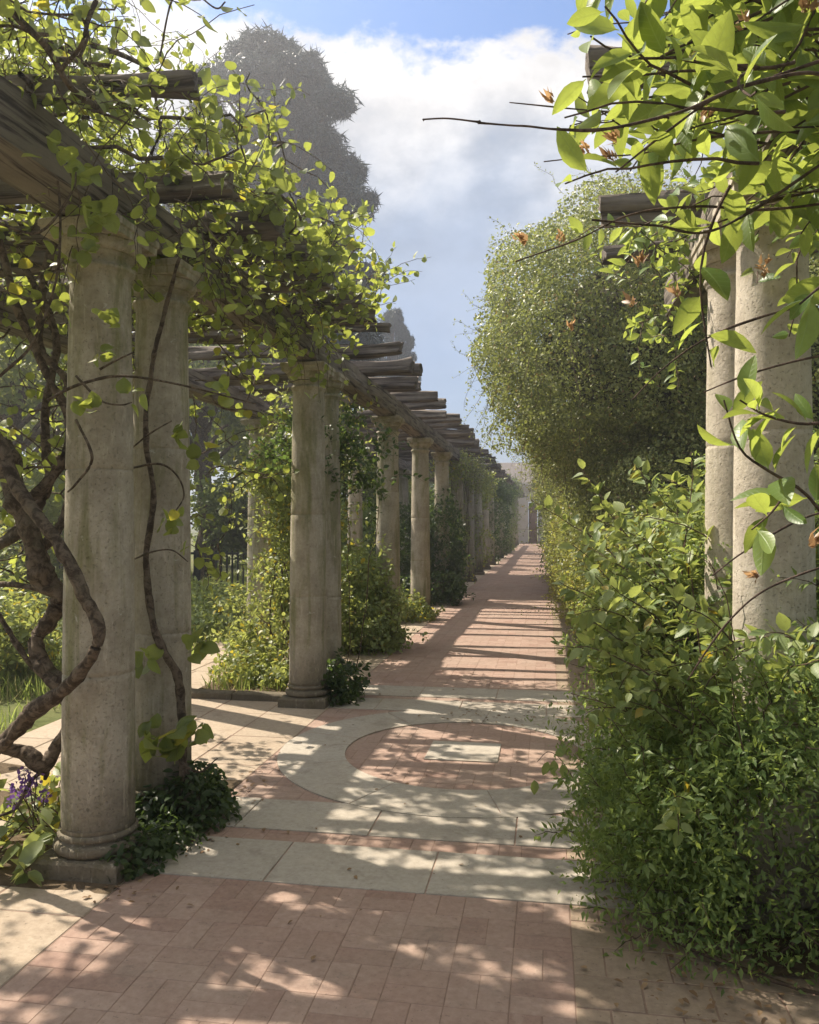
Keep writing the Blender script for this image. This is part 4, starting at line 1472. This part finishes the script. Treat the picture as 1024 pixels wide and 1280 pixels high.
shrub(201, 'tall_shrub', 'tall loose sunlit shrub filling the gap left of the column by the round paving', 'shrub',
      [(-2.95, 9.2, 0.65, .65, .6, .65), (-2.75, 8.9, 1.55, .50, .5, .6), (-2.55, 8.8, 2.55, .55, .5, .6), (-3.2, 9.2, 2.1, .4, .5, .4)], 8200, 0.052, T_MED, 'shrub', 18, 340, (0.2, 0.55), 0.06, lump=0.45, depth=0.95)
shrub(202, 'low_shrub', 'bushy green shrub standing before the green streaked column beside the brick walk', 'shrub',
      [(-2.45, 10.2, 0.45, .62, .6, .55), (-2.55, 10.5, 0.85, .5, .5, .45), (-2.2, 10.0, 0.2, .45, .4, .25)], 9000, 0.055, T_MED, 'rose', 14, 240, (0.12, 0.3), 0.06, depth=0.6)
shrub(216, 'low_plant', 'low pale green plants in the kerbed bed left of the round paving', 'plant',
      [(-2.9, 7.75, 0.10, .32, .25, .26), (-2.5, 7.6, 0.08, .25, .22, .2), (-3.1, 8.3, 0.15, .3, .3, .35)], 3000, 0.05, T_MED, 'shrub', 5, 90, (0.08, 0.2))
shrub(203, 'foot_plant', 'low bright green plant round the foot of the clean pale column', 'plant',
      [(-2.2, 13.2, 0.12, .42, .35, .28), (-2.6, 13.0, 0.15, .4, .4, .3)], 2600, 0.06, T_MED, 'shrub', 8, 80, (0.1, 0.25))
shrub(204, 'ivy_column', 'dark ivy wrapping the lower half of the fourth single column from the roundel', 'ivy',
      [(-2.15, 16.4, 0.9, .52, .5, 1.25), (-2.3, 16.0, 0.3, .75, .6, .45), (-2.8, 16.6, 0.9, .8, .6, 1.2)], 14000, 0.07, T_SMALL, 'ivy', 8, 160, (0.1, 0.3), depth=0.4)
shrub(205, 'column_creeper', 'loose green creeper climbing a column past the ivy wrapped one', 'creeper',
      [(-2.25, 19.3, 1.2, .36, .45, 1.2), (-2.2, 19.2, 2.9, .45, .8, .45)], 3200, 0.065, T_SMALL, 'shrub', 8, 160, (0.2, 0.5), depth=0.6)
shrub(206, 'column_creeper', 'brown tangled creeper over the rafters past the ivy wrapped column', 'creeper',
      [(-2.1, 21.8, 3.0, .5, 1.2, .5), (-2.4, 22.3, 1.2, .35, .4, 1.3)], 2400, 0.06, T_SMALL, 'hedge', 8, 200, (0.2, 0.6), depth=0.7)
for k, (yy, hh, mt, lab) in enumerate(((25.2, 1.0, 'shrub', 'leafy climber on a column halfway down the left row'),
                                        (31.0, 1.3, 'ivy', 'dark climber on a column two thirds down the left row'),
                                        (36.5, 1.6, 'ivy', 'dark green climber hanging to the ground far down the left row'),
                                        (42.0, 1.9, 'rose', 'tall fresh green climber rising over the far rafters by the house'))):
    shrub(207 + k, 'column_creeper', lab, 'creeper', [(-2.25 + 0.12 * k, yy, hh, .4, .6, hh + .2), (-2.1 + 0.12 * k, yy + .5, 2.7 + 0.2 * k, .45, 1.0, .6)], 3600, 0.085, T_SMALL, mt, 4, 80, (0.2, 0.5), depth=0.5)

shrub(212, 'column_rose', 'dark rose sprays on the half hidden column by the round paving', 'rose bush',
      [(-2.0, 7.75, 2.35, .36, .4, .42), (-1.75, 7.75, 2.05, .30, .3, .28), (-2.35, 7.4, 2.25, .35, .35, .3)], 900, 0.05, T_MED, 'ivy', 5, 90, (0.15, 0.4), 0.05, depth=0.95, per=2, stem_r=(0.004, 0.008))
shrub(213, 'ivy_mound', 'dark ivy mound at the foot of the second near column', 'ivy',
      [(-1.93, 4.22, 0.06, .23, .25, .22), (-2.1, 4.05, 0.04, .22, .18, .14)], 3800, 0.042, T_OVAL, 'ivy', 0, 0, (0.03, 0.08), depth=0.4, up=0.9)
shrub(214, 'ivy_mound', 'low ivy spilling over the plinth of the nearest left column', 'ivy',
      [(-1.92, 3.60, 0.03, .17, .22, .14), (-1.88, 3.85, 0.03, .17, .22, .11)], 1900, 0.038, T_OVAL, 'ivy', 0, 0, (0.03, 0.08), depth=0.5, up=0.9)
shrub(215, 'ivy_mound', 'small ivy mound at the right foot of the column by the round paving', 'ivy',
      [(-1.86, 7.2, 0.10, .22, .30, .24)], 1100, 0.05, T_OVAL, 'ivy', 0, 26, (0.06, 0.14), depth=0.5, up=0.9)

# broad leaved plant and purple flowers at the foot of the nearest column
r = rng_(220)
root = plant('flowering_plant', 'broad leaved plant with small purple flower clusters beside the nearest left column', 'flower', P(40, 1040, 4.0) * np.array((1, 1, 0)))
m, st, fl = MB(), MB(), MB()
c0 = np.array(tuple(root.location))
n = 36
b0 = c0 + np.stack([r.normal(-0.05, .20, n), r.normal(0.05, .22, n), np.full(n, 0.02)], -1)
sp = grow(r, b0, np.stack([r.normal(0, .5, n), r.normal(-.1, .5, n), np.ones(n)], -1), r.uniform(0.15, 0.42, n), 7, 0.15, (0, 0, -0.06))
st.tubes(sp, taper(sp, np.full(n, 0.004), np.full(n, 0.002)), 4)
leaf_up(r, m, sp, 0.075, T_MED, per=2, up=0.9, start=0.2)
for a, b, dpt, sz in ((40, 1040, 3.75, .17), (55, 1052, 3.72, .15), (25, 1060, 3.8, .16), (12, 1035, 3.8, .14), (48, 1070, 3.72, .12)):
    m.leaves(P(a, b, dpt)[None], np.array([(r.uniform(-.8, .3), r.uniform(-.6, 0), -0.35)]), np.array([(0.2, -0.4, 0.9)]), np.array([sz]), T_OVAL)
for a, b in ((30, 967), (46, 972), (22, 985), (30, 990), (55, 995), (17, 1003), (38, 980)):
    c = P(a, b, 3.95)
    k = 26
    d = rnd_dir(r, k)
    fl = MB().leaves(c + d * 0.022, d, rnd_dir(r, k), np.full(k, 0.016), T_ROUND)
    put(fl, 'flower_head', 'purple', root)
    pth = np.linspace(c0 + np.array((0, 0, .05)) + rnd_dir(r, 1)[0] * .08, c, 6)[None]
    st.tubes(pth, np.full((1, 6), 0.003), 4)
put(m, 'foliage', 'shrub', root)
put(st, 'stems', 'twig', root)

# lawn and wild grass
def grass(seed, n, xr, yr, h, name='grass', dens=None):
    r = rng_(seed)
    pos = np.stack([r.uniform(*xr, n), r.uniform(*yr, n), np.full(n, -0.005)], -1)
    k = vnoise(pos * np.array((1.1, 1.1, 0)) + seed)
    pos = pos[(k > -0.35)]
    n = len(pos)
    m = MB()
    ax = np.stack([r.normal(0, .35, n), r.normal(0, .35, n), np.ones(n)], -1)
    m.leaves(pos, ax, rnd_dir(r, n) * np.array((1, 1, .1)), h * r.uniform(0.5, 1.3, n), T_BLADE)
    return m


m = grass(301, 26000, (-9.5, -4.15), (4.5, 12.5), 0.20)
m2 = grass(302, 26000, (-12, -4.7), (12.5, 22), 0.26)
m.add(m2.v[0], m2.idx[0].reshape(-1, 3))
m3 = grass(303, 700, (-3.25, -2.45), (7.3, 8.7), 0.18)
m.add(m3.v[0], m3.idx[0].reshape(-1, 3))
tag(m.build('grass', M['grass']), kind='stuff')

G = 'garden bushes behind the left pergola'
for k, (x, y, w, h, mt, lab) in enumerate((
        (-5.6, 7.6, .75, .75, 'shrub', 'low grey green bush on the grass left of the nearest column'),
        (-6.9, 8.2, .9, 1.0, 'jasmine', 'dark low bush at the left edge beyond the side path'),
        (-4.8, 11.3, .8, .34, 'rose', 'bright green bush behind the bed left of the column by the round paving'),
        (-5.6, 13.2, .8, .42, 'rose', 'light green bush in front of the iron railing'),
        (-8.6, 11.0, 1.1, 1.5, 'shrub', 'rounded bush seen through the vine stems at the left edge'),
        (-4.7, 19.0, 1.1, 1.9, 'jasmine', 'dark bush behind the outer columns past the railing'),
        (-4.6, 24.0, 1.3, 2.4, 'tree', 'tall dark bush behind the middle of the left pergola'),
        (-4.8, 29.5, 1.5, 2.6, 'jasmine', 'broad dark bush behind the far half of the left pergola'),
        (-4.8, 36.0, 1.6, 2.8, 'tree', 'dark bush far behind the left pergola'),
        (-4.8, 43.0, 1.7, 3.0, 'jasmine', 'farthest dark bush behind the left pergola'))):
    shrub(310 + k, 'garden_bush', lab, 'bush', [(x, y, h * .5, w, w, h * .6), (x - .3 * w, y + .3, h * .75, w * .7, w * .7, h * .45), (x + .35 * w, y - .2, h * .6, w * .6, w * .6, h * .5)],
          5200, 0.075 if y < 16 else 0.11, T_SMALL, mt, 6, 120, (0.15, 0.45), depth=0.6, group=G)

# ---- trees -----------------------------------------------------------------------------
def tree_proto(seed, name, label, H, W, mat, trunk_r, nl, leaf, T=T_DIA, crown0=0.3, group=None, nb=22, bs=(0.20, 0.36)):
    r = rng_(seed)
    root = plant(name, label, 'tree', (0, 0, 0), group)
    m, st = MB(), MB()
    woody(st, [(0, 0, -0.05, trunk_r * 1.25), (0.1, 0, H * .2, trunk_r), (-0.1, 0.1, H * .45, trunk_r * .8), (0.1, 0, H * .75, trunk_r * .4), (0, 0, H * .95, trunk_r * .1)], 9, 0.08, 8, seed)
    E = []
    for k in range(nb):
        f = r.uniform(crown0, 0.95)
        w = W * math.sin(PI * min(1, (f - crown0) / (1 - crown0) * 0.85 + 0.15)) ** 0.7
        an = r.uniform(0, 2 * PI)
        q = w * r.uniform(0.35, 0.95)
        c = np.array((q * math.cos(an), q * math.sin(an), H * f))
        s = r.uniform(*bs) * W
        E.append((*c, s * 1.15, s * 1.15, s * 0.8))
        woody(st, [(0, 0, H * f * .72, trunk_r * .35), (*(c * np.array((.5, .5, .93))), trunk_r * .22), (*c, trunk_r * .08)], 5, 0.1, 5)
    blob_leaves(r, m, E, nl, leaf, T, depth=0.8, lump=0.35, freq=5.0 / W, up=0.4, outw=0.3)
    st.build('trunk', M['bark'], root)
    m.build('crown', M[mat], root)
    return root


GT = 'trees behind the left pergola'
ta = tree_proto(401, 'broadleaf_tree', 'mid green tree behind the iron railing', 8.0, 3.0, 'tree', 0.22, 16000, 0.15, crown0=0.12, group=GT)
tb = tree_proto(402, 'broadleaf_tree', 'paler green tree left behind the bent vine stems', 6.5, 2.8, 'paletree', 0.16, 15000, 0.14, crown0=0.1, group=GT)
ta.location = (-9.0, 20.5, 0)
tb.location = (-9.6, 13.6, 0)
for k, (src, x, y, sc, rz, lab) in enumerate((
        (tb, -6.8, 22.5, .85, 1.0, 'pale green tree seen between the second and third left columns'),
        (ta, -9.5, 27.0, .9, 0.9, 'dark tree deep behind the railing, between the first two column pairs'),
        (tb, -6.0, 26.5, .7, 2.9, 'pale green tree behind the outer columns past the railing'),
        (ta, -12.5, 17.0, .95, 2.0, 'dense tree at the left edge behind the railing'),
        (tb, -13.0, 11.5, .9, 3.0, 'pale tree outside the left edge behind the vine tangle'),
        (ta, -6.6, 30.0, .78, 4.0, 'dark tree behind the outer columns midway along the walk'),
        (tb, -7.2, 38.0, .85, 5.0, 'pale tree behind the far half of the left pergola'),
        (ta, -7.0, 47.0, .85, 0.5, 'dark tree beyond the far left columns'),
        (ta, -12.0, 28.0, 1.0, 1.4, 'tall tree showing in the gaps over the outer left columns'),
        (tb, -14.0, 22.0, 1.1, 2.2, 'pale tall tree left behind the railing'))):
    dup(src, (x, y, 0), rz, lab, GT, (sc, sc, sc))
GR = 'trees behind the right pergola'
for src, x, y, sc, rz, lab in ((ta, 6.2, 10.0, .8, .3, 'dark tree filling the gap right of the right columns'),
                               (ta, 5.2, 6.2, .6, 2.6, 'dark tree crown close behind the right pergola'),
                               (tb, 8.0, 16.0, .8, 1.3, 'pale tree hidden behind the creeper mass')):
    dup(src, (x, y, 0), rz, lab, GR, (sc, sc, sc))
pn = tree_proto(403, 'pine_tree', 'tall dark pine rising against the cloud behind the left vine', 17.5, 3.9, 'pine', 0.32, 300000, 0.25, T=(T_NEEDLE[0] * np.array((2.6, 1, 1)), T_NEEDLE[1]), crown0=0.30, nb=230, bs=(0.06, 0.17))
c = P(348, 600, 26)
pn.location = (c[0], c[1], 0)
c = P(492, 600, 46)
dup(pn, (c[0], c[1], 0), 1.7, 'distant pine top showing above the left rafters', None, (0.42, 0.42, 0.80))

# ---- litter, twigs ----------------------------------------------------------------------
r = rng_(501)
m = MB()
n = 520
pos = np.concatenate([
    np.stack([r.uniform(-1.9, 0.5, n), r.uniform(2.4, 9.5, n), np.full(n, 0.016)], -1)[r.random(n) < 0.10],
    np.stack([r.normal(-1.80, .10, 150), r.uniform(3.2, 5.1, 150), np.full(150, 0.014)], -1),
    np.stack([r.normal(0.52, .17, n * 2), r.uniform(2.3, 9, n * 2), np.full(n * 2, 0.02)], -1),
    np.stack([r.normal(-0.45, .25, 60), r.normal(6.75, .12, 60), np.full(60, 0.018)], -1)])
k = len(pos)
m.leaves(pos, rnd_dir(r, k) * np.array((1, 1, .12)), np.array((0, 0, 1)) + 0.3 * rnd_dir(r, k), r.uniform(0.012, 0.040, k), T_MED)
tag(m.build('fallen_leaves', M['dead']), kind='stuff')
root = plant('fallen_twig', 'bare pale twig lying at the edge of the thicket at lower right', 'twig', P(995, 1180, 3.05) * np.array((1, 1, 0)))
m = MB()
woody(m, px_path([(1040, 1155, 2.95, .007), (1010, 1165, 2.95, .007), (990, 1180, 2.95, .006), (970, 1196, 2.97, .004)]), 6, 0.1, 5)
woody(m, px_path([(1000, 1172, 2.95, .004), (1020, 1180, 2.9, .003), (1040, 1176, 2.9, .002)]), 5, 0.1, 5)
put(m, 'stem', 'twig', root)
root = plant('dead_branch', 'thin dead branch lying on the soil under the right thicket', 'branch', P(900, 1180, 3.1) * np.array((1, 1, 0)))
m = MB()
c = np.array((0.58, 3.22, 0.03))
woody(m, [(0.42, 3.3, .03, .008), (0.58, 3.15, .035, .009), (0.78, 3.02, .03, .008), (0.95, 2.95, .03, .005)], 6, 0.15, 6)
woody(m, [(0.58, 3.15, .035, .006), (0.66, 3.2, .05, .004), (0.8, 3.2, .04, .003)], 5, 0.15, 5)
put(m, 'stem', 'twig', root)
# small sprig over the walk
root = plant('stray_sprig', 'lone leafy sprig reaching from the thicket over the round paving', 'sprig', (0.35, 4.4, 0.4))
m, st = MB(), MB()
q = px_path([(735, 1000, 4.2, .003), (715, 970, 4.1, .0025), (700, 948, 4.05, .002), (685, 940, 4.0, .0015), (672, 952, 4.0, .0012)])
woody(st, q, 5, 0.05, 5)
for a, b, dx, dz in ((693, 950, -.1, -1), (703, 955, .2, -1), (685, 952, -.3, -1), (695, 945, .3, .3), (668, 975, 0.05, -1)):
    m.leaves(P(a, b, 4.0)[None], np.array([(dx, -0.1, dz)]), np.array([(0.3, -1, .2)]), np.array([0.075]), T_OVAL)
put(m, 'foliage', 'rose', root)
put(st, 'stem', 'redtwig', root)

# ---- thin haze, added to imitate the milky lens glare ---------------------------------------------------------------------------------
m = MB()
m.box((0, 8, 9.0), (520, 520, 20.0))
t = NT('haze')
vol = t.n('ShaderNodeVolumePrincipled')
vol.inputs['Color'].default_value = (0.95, 0.96, 1.0, 1)
vol.inputs['Density'].default_value = 0.0054
vol.inputs['Anisotropy'].default_value = 0.68
t.l(vol.outputs[0], t.out.inputs['Volume'])
tag(m.build('haze', t.m, smooth=False), kind='stuff')
